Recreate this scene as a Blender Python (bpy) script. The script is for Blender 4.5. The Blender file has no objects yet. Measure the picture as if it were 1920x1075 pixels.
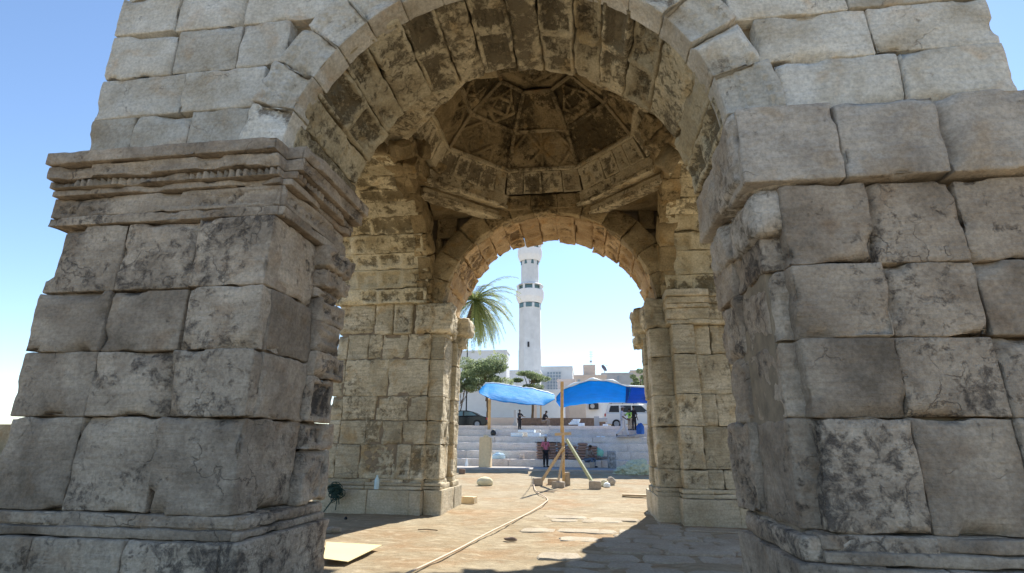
import bpy, bmesh, math, random
import numpy as np
from mathutils import Vector, Matrix
random.seed(7)
PI = math.pi
S = bpy.context.scene
COL = S.collection

# ------------------------------------------------------------------ camera
H, F, TH, YAW, ROLL = 1.5, 983.19, .2934, .1397, .0083
fw = Vector((-math.sin(YAW)*math.cos(TH), math.cos(YAW)*math.cos(TH), math.sin(TH)))
r0 = Vector((math.cos(YAW), math.sin(YAW), 0)); u0 = r0.cross(fw)
rt = r0*math.cos(ROLL)+u0*math.sin(ROLL); up = u0*math.cos(ROLL)-r0*math.sin(ROLL)
cd = bpy.data.cameras.new('camera'); cam = bpy.data.objects.new('camera', cd); COL.objects.link(cam)
cd.sensor_width = 36; cd.lens = F/1920*36; cd.clip_end = 3000; cd.clip_start = .05
m = Matrix((rt, up, -fw)).transposed().to_4x4(); m.translation = Vector((0, 0, H))
cam.matrix_world = m; S.camera = cam

# ------------------------------------------------------------------ light
SUN_AZ = math.atan2(.27, 1); SUN_EL = math.radians(42.8)
W = bpy.data.worlds.new("World"); S.world = W; W.use_nodes = True
nt = W.node_tree; nt.nodes.clear()
sky = nt.nodes.new('ShaderNodeTexSky'); sky.sky_type = 'NISHITA'; sky.sun_disc = False
sky.sun_elevation = SUN_EL; sky.sun_rotation = SUN_AZ; sky.air_density = 1.0; sky.dust_density = .1; sky.ozone_density = 3.0
bg = nt.nodes.new('ShaderNodeBackground'); bg.inputs[1].default_value = .078
wo = nt.nodes.new('ShaderNodeOutputWorld')
nt.links.new(sky.outputs[0], bg.inputs[0]); nt.links.new(bg.outputs[0], wo.inputs[0])
sl = bpy.data.lights.new('sun', 'SUN'); sl.energy = 3.5; sl.angle = math.radians(.5); sl.color = (1, .94, .84)
so = bpy.data.objects.new('sun', sl); COL.objects.link(so)
sd = Vector((math.sin(SUN_AZ)*math.cos(SUN_EL), math.cos(SUN_AZ)*math.cos(SUN_EL), math.sin(SUN_EL)))
so.rotation_euler = sd.to_track_quat('Z', 'Y').to_euler()
S.view_settings.view_transform = 'Standard'; S.view_settings.look = 'None'
S.view_settings.exposure = 1.58; S.view_settings.gamma = 1
S.cycles.max_bounces = 9; S.cycles.diffuse_bounces = 6; S.cycles.transparent_max_bounces = 8

# ------------------------------------------------------------------ tagging and small helpers
def tag(o, label=None, cat=None, group=None, kind=None):
    if label: o['label'] = label
    if cat: o['category'] = cat
    if group: o['group'] = group
    if kind: o['kind'] = kind
    return o
def empty(name, loc, label=None, cat=None, group=None):
    o = bpy.data.objects.new(name, None); COL.objects.link(o); o.location = loc
    o.empty_display_size = .2
    return tag(o, label, cat, group)
def root_loc(o):
    v = Vector(o.location)
    while o.parent is not None: o = o.parent; v = Vector(o.location) if o.type == 'EMPTY' else v
    return v
def link(name, me, mat=None, parent=None, world=True):
    """mesh vertices are in world coordinates; keep them there under the parent"""
    o = bpy.data.objects.new(name, me); COL.objects.link(o)
    if mat: me.materials.append(mat)
    if parent is not None:
        o.parent = parent
        if world and parent.type == 'EMPTY': o.matrix_parent_inverse = Matrix.Translation(-Vector(parent.location))
    return o
def at(x, y, Y):
    """photo pixel at depth Y -> world point"""
    d = rt*(x-960)+up*(537.5-y)+fw*F
    t = Y/d.y
    return Vector((0, 0, H))+d*t

# numpy noise ---------------------------------------------------------------
def _h(ix, iy, iz, s):
    n = (ix*374761393 + iy*668265263 + iz*2147483647 + s*1274126177) & 0xffffffff
    n = ((n ^ (n >> 13))*1274126177) & 0xffffffff
    n = ((n ^ (n >> 16))*2246822519) & 0xffffffff
    return ((n ^ (n >> 15)) & 0xffffff)/float(0xffffff)
def vn(p, s=0):
    i = np.floor(p).astype(np.int64); f = p-i; f = f*f*f*(f*(f*6-15)+10)
    r = 0
    for a in (0, 1):
        wa = f[:, 0] if a else 1-f[:, 0]
        for b in (0, 1):
            wb = f[:, 1] if b else 1-f[:, 1]
            for c in (0, 1):
                wc = f[:, 2] if c else 1-f[:, 2]
                r = r + wa*wb*wc*_h(i[:, 0]+a, i[:, 1]+b, i[:, 2]+c, s)
    return r*2-1
def fbm(p, s=0, o=3):
    r = 0; a = 1; t = 0
    for k in range(o):
        r = r+a*vn(p*(2.03**k)+k*17.3, s+k); t += a; a *= .55
    return r/t
def sm(x, a, b):
    t = np.clip((x-a)/(b-a), 0, 1); return t*t*(3-2*t)

class Acc:
    """collects stone blocks; builds ONE mesh with a per-block tint attribute"""
    def __init__(s): s.V = []; s.Fq = []; s.T = []; s.Wr = []; s.n = 0
    def grid(s, P, nu, nv, tint, soot_shade=None):
        i = np.arange(nu*nv).reshape(nu, nv)
        q = np.stack([i[:-1, :-1], i[1:, :-1], i[1:, 1:], i[:-1, 1:]], -1).reshape(-1, 4)
        s.Wr.append(np.zeros(len(P)) if soot_shade is None else soot_shade); s.V.append(P); s.Fq.append(q+s.n); s.T.append(np.full(len(P), tint)); s.n += len(P)
    def build(s, name, mat, parent=None, smooth=True):
        V = np.concatenate(s.V).astype(np.float32); Q = np.concatenate(s.Fq).astype(np.int32); T = np.concatenate(s.T).astype(np.float32)
        me = bpy.data.meshes.new(name)
        me.vertices.add(len(V)); me.vertices.foreach_set('co', V.ravel())
        me.loops.add(Q.size); me.loops.foreach_set('vertex_index', Q.ravel())
        me.polygons.add(len(Q)); me.polygons.foreach_set('loop_start', np.arange(0, Q.size, 4, dtype=np.int32))
        me.polygons.foreach_set('loop_total', np.full(len(Q), 4, dtype=np.int32))
        me.polygons.foreach_set('use_smooth', np.ones(len(Q), dtype=bool) if smooth else np.zeros(len(Q), dtype=bool))
        me.update()
        a = me.attributes.new('tint', 'FLOAT', 'POINT'); a.data.foreach_set('value', T)
        if s.Wr:
            a = me.attributes.new('soot_shade', 'FLOAT', 'POINT'); a.data.foreach_set('value', np.concatenate(s.Wr).astype(np.float32))
        return link(name, me, mat, parent)

def axis_pts(a, b, r, res):
    L = b-a; r = min(r, L*.3)
    n = max(1, int(round((L-2*r)/res)))
    mid = np.linspace(a+r, b-r, n+1)
    return np.concatenate([[a, a+r*.3], mid, [b-r*.3, b]])
_seed = [0]
def block(acc, mp, u0, u1, v0, v1, w0, w1, res=.045, r=.03, rough=.012, chip=.05, carve=None, tint=None, gap=.0025, freq=3.2, sides=True):
    _seed[0] += 1; sd_ = _seed[0]
    if tint is None: tint = random.random()
    r *= .7; chip *= .6
    u0, u1, v0, v1 = u0+gap, u1-gap, v0+gap, v1-gap
    r = min(r, (u1-u0)*.3, (v1-v0)*.3)
    U = axis_pts(u0, u1, r, res); V = axis_pts(v0, v1, r, res)
    Wd = np.concatenate([[w0], np.linspace(w0, w1-r, max(2, int((w1-r-w0)/(res*1.6))+1))[1:], [w1-r*.3, w1]])
    faces = []
    a, b = np.meshgrid(U, V, indexing='ij'); faces.append((a.ravel(), b.ravel(), np.full(a.size, w1), len(U), len(V), True))
    if sides:
        for uu in (u0, u1):
            a, b = np.meshgrid(V, Wd, indexing='ij'); faces.append((np.full(a.size, uu), a.ravel(), b.ravel(), len(V), len(Wd), False))
        for vv in (v0, v1):
            a, b = np.meshgrid(U, Wd, indexing='ij'); faces.append((a.ravel(), np.full(a.size, vv), b.ravel(), len(U), len(Wd), False))
    off = sd_*7.31
    for (pu, pv, pw, nu, nv, front) in faces:
        p = np.stack([pu, pv, pw], -1)
        lo = np.array([u0+r, v0+r, -1e9]); hi = np.array([u1-r, v1-r, w1-r])
        q = np.clip(p, lo, hi); d = p-q; l = np.linalg.norm(d, axis=1, keepdims=True); l[l < 1e-6] = 1
        d = d/l; P = q+d*r
        nz = fbm(p*freq+off, sd_, 4)
        nz2 = vn(p*1.1+off*1.7, sd_+5)
        n3 = vn(p*np.array([5., 5., 5.])+off, sd_+9)
        e = np.minimum(np.minimum(pu-u0, u1-pu), np.minimum(pv-v0, v1-pv))
        prox = np.exp(-(e/.07)**2)
        n4 = vn(p*14+off, sd_+31)
        disp = nz*rough*1.3 + nz2*rough*.5 + n4*rough*.42 - prox*np.clip(n3*.9-.15, 0, 1)*chip
        P = P+d*disp[:, None]; soot_shade = None
        # corner damage: pull in towards the block's middle
        if chip > 0:
            k = prox*sm(vn(p*2.3+off*.3, sd_+13), .25, .6)*chip*1.5
            P[:, 2] -= k
        if front and carve is not None:
            s = (pu-u0)/(u1-u0); t = (pv-v0)/(v1-v0)
            er = sm(fbm(p*1.6+off, sd_+21, 2), -.45, .15)
            cvd = carve(s, t, pu-u0, pv-v0, u1-u0, v1-v0)*er
            P[:, 2] -= cvd; soot_shade = np.clip(cvd/.05, 0, 1)  # carve depth darkens recesses: soot plus painted-in shade
        acc.grid(mp(P[:, 0], P[:, 1], P[:, 2]), nu, nv, tint, soot_shade)

# mappings -------------------------------------------------------------------
st = lambda *a: np.stack(np.broadcast_arrays(*a), -1)
def plane_y(Y0): return lambda u, v, w: st(u, Y0-w, v)              # faces -Y
def plane_x(X0, s=1): return lambda u, v, w: st(X0+s*w, u, v)       # faces +X (s=1) / -X (s=-1)
def vault_y(xc, zc, R): return lambda u, v, w: st(xc-(R-w)*np.cos(u/R), v, zc+(R-w)*np.sin(u/R))
def vault_x(yc, zc, R): return lambda u, v, w: st(v, yc-(R-w)*np.cos(u/R), zc+(R-w)*np.sin(u/R))
def ring_y(xc, zc, R, Y0, s=1): return lambda u, v, w: st(xc-v*np.cos(u/R), Y0-s*w, zc+v*np.sin(u/R))
def ring_x(yc, zc, R, X0, s=1): return lambda u, v, w: st(X0+s*w, yc-v*np.cos(u/R), zc+v*np.sin(u/R))

# carvings (depth to remove, metres) --------------------------------------------
def coffer(depth=.06, n=1, along='t', beads=True, rosette=True, fr=.05):
    def f(s, t, du, dv, L, Hh):
        if along == 't': a, la, b, lb = t*n, Hh/n, s, L
        else: a, la, b, lb = s*n, L/n, t, Hh
        k = np.floor(np.clip(a, 0, n-1e-6)); fa = a-k
        ea = np.minimum(fa, 1-fa)*la; eb = np.minimum(b, 1-b)*lb; e = np.minimum(ea, eb)
        d = depth*sm(e, fr, fr+.02)*.6+depth*sm(e, fr+.06, fr+.075)*.4
        if beads:
            bd = (np.sin((fa*la)*85) + np.sin((b*lb)*85))*.5
            d = d-np.where((e > fr+.022) & (e < fr+.06), .03*np.clip(bd, -.2, 1), 0)
        if rosette:
            x = (fa-.5)*la; y = (b-.5)*lb; rr = np.hypot(x, y); an = np.arctan2(y, x)
            R = min(la, lb)*.27
            d = d-depth*.75*sm(-rr, -R*(.75+.25*np.cos(5*an+k*1.3)), -R*.45)*(.6+.4*np.cos(rr*70))
        return d
    return f
def scrolls(depth=.03, fx=14., fy=9., margin=.05):
    def f(s, t, du, dv, L, Hh):
        e = np.minimum(np.minimum(du, L-du), np.minimum(dv, Hh-dv))
        g = np.sin(du*fx*3+2.2*np.sin(dv*fy*2.1))*np.sin(dv*fy*3+2.*np.sin(du*fx*1.7))
        return depth*sm(e, margin, margin+.02)*(.35+.65*sm(g, -.1, .3))
    return f
def striae(depth=.02, f0=60, along='t'):
    def f(s, t, du, dv, L, Hh):
        a = dv if along == 't' else du
        return depth*(.5+.5*np.sin(a*f0+1.5*np.sin(du*5)))*sm(np.sin(a*9+du*2), -.6, .2)
    return f
def dentils(depth=.05, pitch=.09, along='s'):
    def f(s, t, du, dv, L, Hh):
        a = du if along == 's' else dv; h = t if along == 's' else s
        return depth*(np.mod(a, pitch)/pitch > .55)*1.0
    return f
def niche(s, t, du, dv, L, Hh):
    x = (s-.5)*L; y = dv; hw = L*.34; top = Hh-.1-hw
    ins = (np.abs(x) < hw) & (y > .08) & ((y < top) | (np.hypot(x, y-top) < hw))
    return ins*(.03+.025*(np.sin(x*70)*np.sin(y*60) > .1))

# ------------------------------------------------------------------ materials
def nodes(name):
    m = bpy.data.materials.new(name); m.use_nodes = True; n = m.node_tree; b = n.nodes['Principled BSDF']
    return m, n, b
def mixrgb(n, fac, a, b, mode='MIX'):
    x = n.nodes.new('ShaderNodeMix'); x.data_type = 'RGBA'; x.blend_type = mode
    for s, v in ((x.inputs[0], fac), (x.inputs[6], a), (x.inputs[7], b)):
        if isinstance(v, bpy.types.NodeSocket): n.links.new(v, s)
        elif isinstance(v, (int, float)): s.default_value = v
        else: s.default_value = (*v, 1) if len(v) == 3 else v
    return x.outputs[2]
def noise(n, co, scale, detail=6, rough=.6, dist=0):
    x = n.nodes.new('ShaderNodeTexNoise'); x.inputs['Scale'].default_value = scale; x.inputs['Detail'].default_value = detail
    x.inputs['Roughness'].default_value = rough; x.inputs['Distortion'].default_value = dist
    n.links.new(co, x.inputs['Vector']); return x.outputs[0]
def ramp(n, fac, *stops):
    x = n.nodes.new('ShaderNodeValToRGB'); e = x.color_ramp.elements
    for i, (p, c) in enumerate(stops):
        if i >= 2: e.new(p)
    for i, (p, c) in enumerate(stops):
        e[i].position = p; e[i].color = (c, c, c, 1) if isinstance(c, (int, float)) else (*c, 1)
    n.links.new(fac, x.inputs[0]); return x.outputs[0]
def mapping(n, co, sc):
    x = n.nodes.new('ShaderNodeMapping'); x.inputs['Scale'].default_value = sc; n.links.new(co, x.inputs[0]); return x.outputs[0]
def math_(n, op, a, b=0.0):
    x = n.nodes.new('ShaderNodeMath'); x.operation = op
    for s, v in ((x.inputs[0], a), (x.inputs[1], b)):
        if isinstance(v, bpy.types.NodeSocket): n.links.new(v, s)
        else: s.default_value = v
    return x.outputs[0]
def bump(n, b, hgt, strength=.5, dist=.02, prev=None):
    x = n.nodes.new('ShaderNodeBump'); x.inputs['Strength'].default_value = strength; x.inputs['Distance'].default_value = dist
    n.links.new(hgt, x.inputs['Height'])
    if prev is not None: n.links.new(prev, x.inputs['Normal'])
    n.links.new(x.outputs[0], b.inputs['Normal']); return x.outputs[0]

def stone(name, light, mid, dark, patina=(.07, .05, .025), pat=.5, patw=.06, strata=.35, bmp=.6, rust=(.42, .22, .07), rustamt=.35, soot_shade_amt=.12, pscale=7.5):
    m, n, b = nodes(name)
    co = n.nodes.new('ShaderNodeTexCoord').outputs['Object']
    at_ = n.nodes.new('ShaderNodeAttribute'); at_.attribute_name = 'tint'; ti = at_.outputs['Fac']
    # shift the noise by the block's tint so that neighbouring blocks differ
    off = n.nodes.new('ShaderNodeVectorMath'); off.operation = 'ADD'
    sc = n.nodes.new('ShaderNodeVectorMath'); sc.operation = 'SCALE'; sc.inputs[0].default_value = (13., 7., 19.); n.links.new(ti, sc.inputs['Scale'])
    n.links.new(co, off.inputs[0]); n.links.new(sc.outputs[0], off.inputs[1]); cb = off.outputs[0]
    n1 = noise(n, cb, 1.4, 9, .62, .4)
    c = ramp(n, n1, (.3, dark), (.48, mid), (.68, light))
    ns = noise(n, mapping(n, cb, (1.2, 1.2, 14)), 1.6, 6, .65)
    c = mixrgb(n, math_(n, 'MULTIPLY', ramp(n, ns, (.45, 0.), (.62, 1.)), strata), c, tuple(x*.62 for x in mid))
    nr = noise(n, cb, 2.1, 5, .55, .6)
    c = mixrgb(n, math_(n, 'MULTIPLY', ramp(n, nr, (.56, 0.), (.7, 1.)), rustamt), c, rust)
    # fine weather streaks and specks
    nf = noise(n, co, 26, 8, .7)
    c = mixrgb(n, .55, c, ramp(n, nf, (.3, .32), (.62, 1.)), 'MULTIPLY')
    np_ = noise(n, cb, pscale, 12, .78, .35)
    nl = noise(n, co, .8, 3, .5)
    th = math_(n, 'ADD', np_, math_(n, 'MULTIPLY', math_(n, 'SUBTRACT', nl, .5), .5))
    th = math_(n, 'ADD', th, math_(n, 'MULTIPLY', math_(n, 'SUBTRACT', ti, .5), .16))
    aw = n.nodes.new('ShaderNodeAttribute'); aw.attribute_name = 'soot_shade'
    th = math_(n, 'ADD', th, math_(n, 'MULTIPLY', aw.outputs['Fac'], soot_shade_amt))  # more patina in carved hollows, as soot and as painted recess shade
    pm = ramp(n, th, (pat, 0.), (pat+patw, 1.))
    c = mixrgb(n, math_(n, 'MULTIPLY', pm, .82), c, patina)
    wv = n.nodes.new('ShaderNodeVectorMath'); wv.operation = 'SCALE'; wv.inputs['Scale'].default_value = .9
    nv3 = n.nodes.new('ShaderNodeTexNoise'); nv3.inputs['Scale'].default_value = 2.2; nv3.inputs['Detail'].default_value = 7; n.links.new(cb, nv3.inputs['Vector']); n.links.new(nv3.outputs['Color'], wv.inputs[0])
    av = n.nodes.new('ShaderNodeVectorMath'); av.operation = 'ADD'; n.links.new(cb, av.inputs[0]); n.links.new(wv.outputs[0], av.inputs[1])
    cv_ = n.nodes.new('ShaderNodeTexVoronoi'); cv_.feature = 'DISTANCE_TO_EDGE'; cv_.inputs['Scale'].default_value = 1.5; n.links.new(av.outputs[0], cv_.inputs['Vector'])
    ck = math_(n, 'MULTIPLY', ramp(n, cv_.outputs['Distance'], (.0, 1.), (.012, 0.)), ramp(n, noise(n, cb, .9, 3), (.55, 0.), (.62, 1.)))
    c = mixrgb(n, math_(n, 'MULTIPLY', ck, .45), c, tuple(x*.7 for x in patina))
    br = n.nodes.new('ShaderNodeHueSaturation'); n.links.new(c, br.inputs['Color'])
    n.links.new(math_(n, 'ADD', math_(n, 'MULTIPLY', ti, .38), .82), br.inputs['Value'])
    n.links.new(br.outputs[0], b.inputs['Base Color'])
    b.inputs['Roughness'].default_value = .92; b.inputs['Specular IOR Level'].default_value = .2
    hg = math_(n, 'ADD', math_(n, 'MULTIPLY', noise(n, cb, 9, 10, .68), 1.2), math_(n, 'MULTIPLY', ns, .5))
    hg = math_(n, 'SUBTRACT', hg, math_(n, 'MULTIPLY', pm, .25)); hg = math_(n, 'SUBTRACT', hg, math_(n, 'MULTIPLY', ck, .35))
    b1 = bump(n, b, hg, min(1., bmp*1.3), .045)
    vo = n.nodes.new('ShaderNodeTexVoronoi'); vo.inputs['Scale'].default_value = 34; n.links.new(mapping(n, co, (1, 1, 1.6)), vo.inputs[0])
    bump(n, b, math_(n, 'MULTIPLY', ramp(n, vo.outputs['Distance'], (.08, 0.), (.3, 1.)), ramp(n, noise(n, co, 3, 3), (.4, .2), (.6, 1.))), .35, .012, b1)
    return m
def plain(name, col, rough=.7, var=.15, sc=8, metal=0, bmp=0, spec=.4):
    m, n, b = nodes(name)
    co = n.nodes.new('ShaderNodeTexCoord').outputs['Object']
    nn = noise(n, co, sc, 6, .6)
    c = ramp(n, nn, (.3, tuple(x*(1-var) for x in col)), (.7, tuple(min(1, x*(1+var)) for x in col)))
    n.links.new(c, b.inputs['Base Color']); b.inputs['Roughness'].default_value = rough; b.inputs['Metallic'].default_value = metal
    b.inputs['Specular IOR Level'].default_value = spec
    if bmp: bump(n, b, nn, bmp, .02)
    return m
M = {}
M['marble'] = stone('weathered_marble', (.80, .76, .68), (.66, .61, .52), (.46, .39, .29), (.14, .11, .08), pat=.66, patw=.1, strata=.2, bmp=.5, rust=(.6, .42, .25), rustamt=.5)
M['jamb'] = stone('tan_marble', (.84, .75, .57), (.62, .54, .385), (.36, .30, .2), (.13, .105, .065), pat=.585, patw=.12, strata=.6, bmp=.7, rust=(.5, .32, .13), rustamt=.55)
M['near'] = stone('grey_marble', (.66, .54, .41), (.45, .36, .27), (.23, .18, .13), (.06, .05, .045), pat=.58, patw=.12, strata=.25, bmp=.7, rust=(.34, .2, .1), rustamt=.4)
M['nearpale'] = stone('pale_grey_marble', (.70, .62, .52), (.52, .45, .37), (.32, .26, .2), (.12, .1, .07), pat=.6, patw=.12, strata=.2, bmp=.6, rust=(.5, .36, .22), rustamt=.5)
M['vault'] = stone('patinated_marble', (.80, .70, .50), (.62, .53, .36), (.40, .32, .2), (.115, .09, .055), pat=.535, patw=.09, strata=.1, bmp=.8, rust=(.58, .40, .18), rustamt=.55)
M['side'] = stone('yellow_marble', (.90, .81, .60), (.74, .65, .45), (.42, .34, .2), (.15, .12, .07), pat=.565, patw=.09, soot_shade_amt=.13, strata=.15, bmp=.8, rust=(.55, .38, .16), rustamt=.4)
M['far'] = stone('bounce_orange_marble', (.74, .56, .35), (.58, .41, .23), (.38, .24, .12), (.12, .08, .045), pat=.6, patw=.1, strata=.1, bmp=.9, rust=(.6, .33, .12), rustamt=.6)  # far vault: orange of bounced sunlight put into the stone colour
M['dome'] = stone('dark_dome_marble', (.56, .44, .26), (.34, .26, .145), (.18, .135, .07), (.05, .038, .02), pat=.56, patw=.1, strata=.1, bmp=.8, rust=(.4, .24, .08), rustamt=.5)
M['plinth'] = stone('plinth_stone', (.64, .56, .42), (.54, .47, .34), (.42, .35, .24), (.2, .16, .1), pat=.7, patw=.12, strata=.35, bmp=.35, rust=(.5, .38, .2), rustamt=.3)
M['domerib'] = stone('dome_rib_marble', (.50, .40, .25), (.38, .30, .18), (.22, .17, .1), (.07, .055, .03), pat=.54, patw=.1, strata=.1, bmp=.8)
M['core'] = plain('rubble', (.24, .19, .13), .95, .3, 6, bmp=.6)

# ------------------------------------------------------------------ THE ARCH
X0, R, ZC = -.95, 2.53, 4.6
YN0, YN1 = 5.05, 6.85           # near wall
YF0, YF1 = 12.2, 14.3           # far wall
XL0, XL1 = -6.25, -3.72         # left wall
XR0, XR1 = 1.82, 4.35           # right wall
YS = 9.6; RS = 2.5              # side arches
arch = empty('triumphal_arch', (X0, YS, 0), 'weathered four-way stone triumphal arch with coffered vaults and octagonal dome', 'arch')

def prism(name, poly, axis, a, b, mat, parent):
    """extrude a 2D outline along x or y (or z)"""
    bm = bmesh.new()
    def P(q, t):
        return {'y': (q[0], t, q[1]), 'x': (t, q[0], q[1]), 'z': (q[0], q[1], t)}[axis]
    v0 = [bm.verts.new(P(q, a)) for q in poly]; v1 = [bm.verts.new(P(q, b)) for q in poly]
    n = len(poly)
    bm.faces.new(v0); bm.faces.new(v1[::-1])
    for i in range(n): bm.faces.new((v0[i], v0[(i+1) % n], v1[(i+1) % n], v1[i]))
    bm.normal_update()
    bmesh.ops.triangulate(bm, ngon_method='EAR_CLIP', faces=[f for f in bm.faces if len(f.verts) > 4])
    bmesh.ops.recalc_face_normals(bm, faces=bm.faces)
    me = bpy.data.meshes.new(name); bm.to_mesh(me); bm.free()
    return link(name, me, mat, parent)
def arch_outline(lo, hi, c, R_, zc, zt):
    pts = [(lo, -.3), (c-R_, -.3)] + [(c-R_*math.cos(i*PI/32), zc+R_*math.sin(i*PI/32)) for i in range(33)] + [(c+R_, -.3), (hi, -.3), (hi, zt), (lo, zt)]
    return pts
ZT = 9.9
CI = .16
prism('rubble_core', arch_outline(XL0+.3, XR1-.3, X0, R+.22, ZC, ZT), 'y', YN0+.2, YN1-.18, M['core'], arch)
prism('rubble_core', arch_outline(XL0+.3, XR1-.3, X0, R+.24, ZC, ZT), 'y', YF0+.3, YF1-.16, M['core'], arch)
prism('rubble_core', arch_outline(YN0+.3, YF1-.3, YS, RS+.22, ZC, ZT-.003), 'x', XL0+.25, XL1-.2, M['core'], arch)
prism('rubble_core', arch_outline(YN0+.3, YF1-.3, YS, RS+.22, ZC, ZT-.003), 'x', XR0+.2, XR1-.25, M['core'], arch)
prism('roof_slab', [(XL0+.4, YN0+.35), (XR1-.4, YN0+.35), (XR1-.4, YF1-.35), (XL0+.4, YF1-.35)], 'z', ZT-.01, ZT+.35, M['core'], arch)

def voussoirs(name, mp, R_, v0, v1, n, mat, cof, res, r=.035, rough=.014, chip=.06, jitter=.015, a0=0., a1=PI, rag=.05, depth=.42, split=None):
    acc = Acc(); wts = [random.uniform(.8, 1.25) for _ in range(n)]; tot = sum(wts); a = a0
    for i, w in enumerate(wts):
        b = a+(a1-a0)*w/tot
        segs = [(v0+random.uniform(-rag, rag)*.5, v1+random.uniform(-rag, rag))]
        if split and random.random() < split:
            mm = v0+(v1-v0)*random.uniform(.42, .58); segs = [(segs[0][0], mm), (mm, segs[0][1])]
        tn = random.random()
        for (s0, s1) in segs:
            k = cof(i, s1-s0)
            block(acc, mp, a*R_, b*R_, s0, s1, -depth, random.uniform(-jitter, jitter), res, r, rough, chip, k, tint=min(1, max(0, tn+random.uniform(-.15, .15))))
        a = b
    return acc.build(name, mat, arch)
# near vault ---------------------------------------------------------------
def c_near(i, L):
    if i in (0, 1, 14): return None
    if i in (4, 6, 8, 13): return coffer(.02, 1, rosette=False, beads=False)
    return coffer(.095, 2 if L > 1.2 else 1, fr=.06)
nv_ = voussoirs('near_vault', vault_y(X0, ZC, R), R, YN0+.16, YN1, 16, M['vault'], c_near, .022, r=.045, rough=.017, chip=.08, jitter=.03, rag=.07, a0=.09, a1=PI-.09)
def ring_blocks(acc, mp, R_, r_in, r_out, n, w0, w1, carve, res, a0=.1, a1=PI-.1, **kw):
    for i in range(n):
        a = a0+(a1-a0)*i/n; b = a0+(a1-a0)*(i+1)/n
        block(acc, mp, a*R_, b*R_, r_in, r_out, w0, w1+random.uniform(-.015, .015), res, carve=carve, **kw)
def beadband(s, t, du, dv, L, Hh):
    # fasciae with a bead row between them (t runs outwards)
    d = .08*(t < .38)+.04*((t >= .38) & (t < .72))
    bd = (dv > Hh*.40) & (dv < Hh*.48)
    d = d+bd*.025*(np.sin(du*75) < .2)
    bd = (dv > Hh*.76) & (dv < Hh*.84)
    return d+bd*.03*(np.sin(du*55) < .1)
acc = Acc(); ring_blocks(acc, ring_y(X0, ZC, R, YN0), R, R+.0, R+.62, 15, -.3, .04, beadband, .022, rough=.012, r=.03, chip=.1)
o = acc.build('archivolt', M['marble'], nv_)
# near facade spandrels and piers (front, facing -Y)
def wall_courses(acc, mp, zs, xa, xb, avoid=None, w=(-.3, 0), res=.06, wid=(.7, 1.3), half=None, **kw):
    for z0, z1 in zip(zs[:-1], zs[1:]):
        spans = [(xa, xb)]
        if avoid is not None:
            c, rr, zc = avoid; zm = max(z0, zc)
            if zm < zc+rr:
                hw = math.sqrt(rr*rr-(zm-zc)**2) if z1 > zc else rr
                spans = [(xa, c-hw), (c+hw, xb)]
        if half is not None:
            mid_ = avoid[0]; spans = [(a, min(b, mid_)) if half == 0 else (max(a, mid_), b) for a, b in spans]
        for a, b in spans:
            if b-a < .12: continue
            n = max(1, int(round((b-a)/random.uniform(*wid))))
            cuts = [a]+sorted(a+(b-a)*(i+random.uniform(-.2, .2))/n for i in range(1, n))+[b]
            for p, q in zip(cuts[:-1], cuts[1:]):
                block(acc, mp, p, q, z0, z1, w[0], w[1]+random.uniform(-.02, .02), res, **kw)
for half in (0, 1):
    acc = Acc(); wall_courses(acc, plane_y(YN0+.03), [4.86, 5.5, 6.1, 6.8, 7.45, 8.1, 8.8, 9.6], XL0, XR1, (X0, R+.55, ZC), rough=.014, r=.035, chip=.12, half=half)
    acc.build('spandrel_wall', M['marble'], nv_)

# far vault ------------------------------------------------------------------
XF = -.87; RF = 2.58; ZF = 4.57
fv_ = voussoirs('far_vault', vault_y(XF, ZF, RF), RF, YF0+.1, YF1, 17, M['far'], lambda i, L: coffer(.07, 3, rosette=False) if i % 5 else None, .03, r=.04, rough=.022, chip=.1, jitter=.045, a0=.12, a1=PI-.12, rag=.12)
acc = Acc()
ring_blocks(acc, ring_y(XF, ZF, RF, YF0), RF, RF+.01, RF+.6, 13, -.3, .03, None, .05, rough=.02, chip=.08)
acc.build('archivolt', M['dome'], fv_)
for half in (0, 1):
    acc = Acc(); wall_courses(acc, plane_y(YF0+.06), [4.9, 5.45, 6.0, 6.6, 7.25], XL1, XR0, (XF, RF+.5, ZF), rough=.02, chip=.06, wid=(.5, .9), carve=scrolls(.035, 6, 5), half=half)
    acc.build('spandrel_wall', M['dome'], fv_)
# side vaults ----------------------------------------------------------------
def c_side(i, L): return coffer(.085, 4, rosette=True) if i % 6 != 4 else coffer(.03, 3)
lv = voussoirs('left_vault', vault_x(YS, ZC, RS+.03), RS+.03, XL0, XL1-.1, 16, M['side'], c_side, .035, rough=.02, chip=.09, jitter=.03, a0=.1, a1=PI-.1, rag=.06)
acc = Acc(); ring_blocks(acc, ring_x(YS, ZC, RS, XL1, 1), RS, RS+.02, RS+.55, 13, -.3, .03, None, .05, rough=.02, chip=.08)
acc.build('archivolt', M['dome'], lv)
for half in (0, 1):
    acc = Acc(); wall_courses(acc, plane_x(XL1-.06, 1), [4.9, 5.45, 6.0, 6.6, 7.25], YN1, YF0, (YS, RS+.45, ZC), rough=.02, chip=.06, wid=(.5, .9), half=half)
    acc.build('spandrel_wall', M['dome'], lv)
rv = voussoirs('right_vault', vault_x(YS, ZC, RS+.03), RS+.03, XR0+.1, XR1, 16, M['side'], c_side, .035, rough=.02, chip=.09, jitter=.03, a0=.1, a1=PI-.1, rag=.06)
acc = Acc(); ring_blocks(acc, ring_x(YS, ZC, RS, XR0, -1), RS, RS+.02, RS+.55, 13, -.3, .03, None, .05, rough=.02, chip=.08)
acc.build('archivolt', M['dome'], rv)
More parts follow.
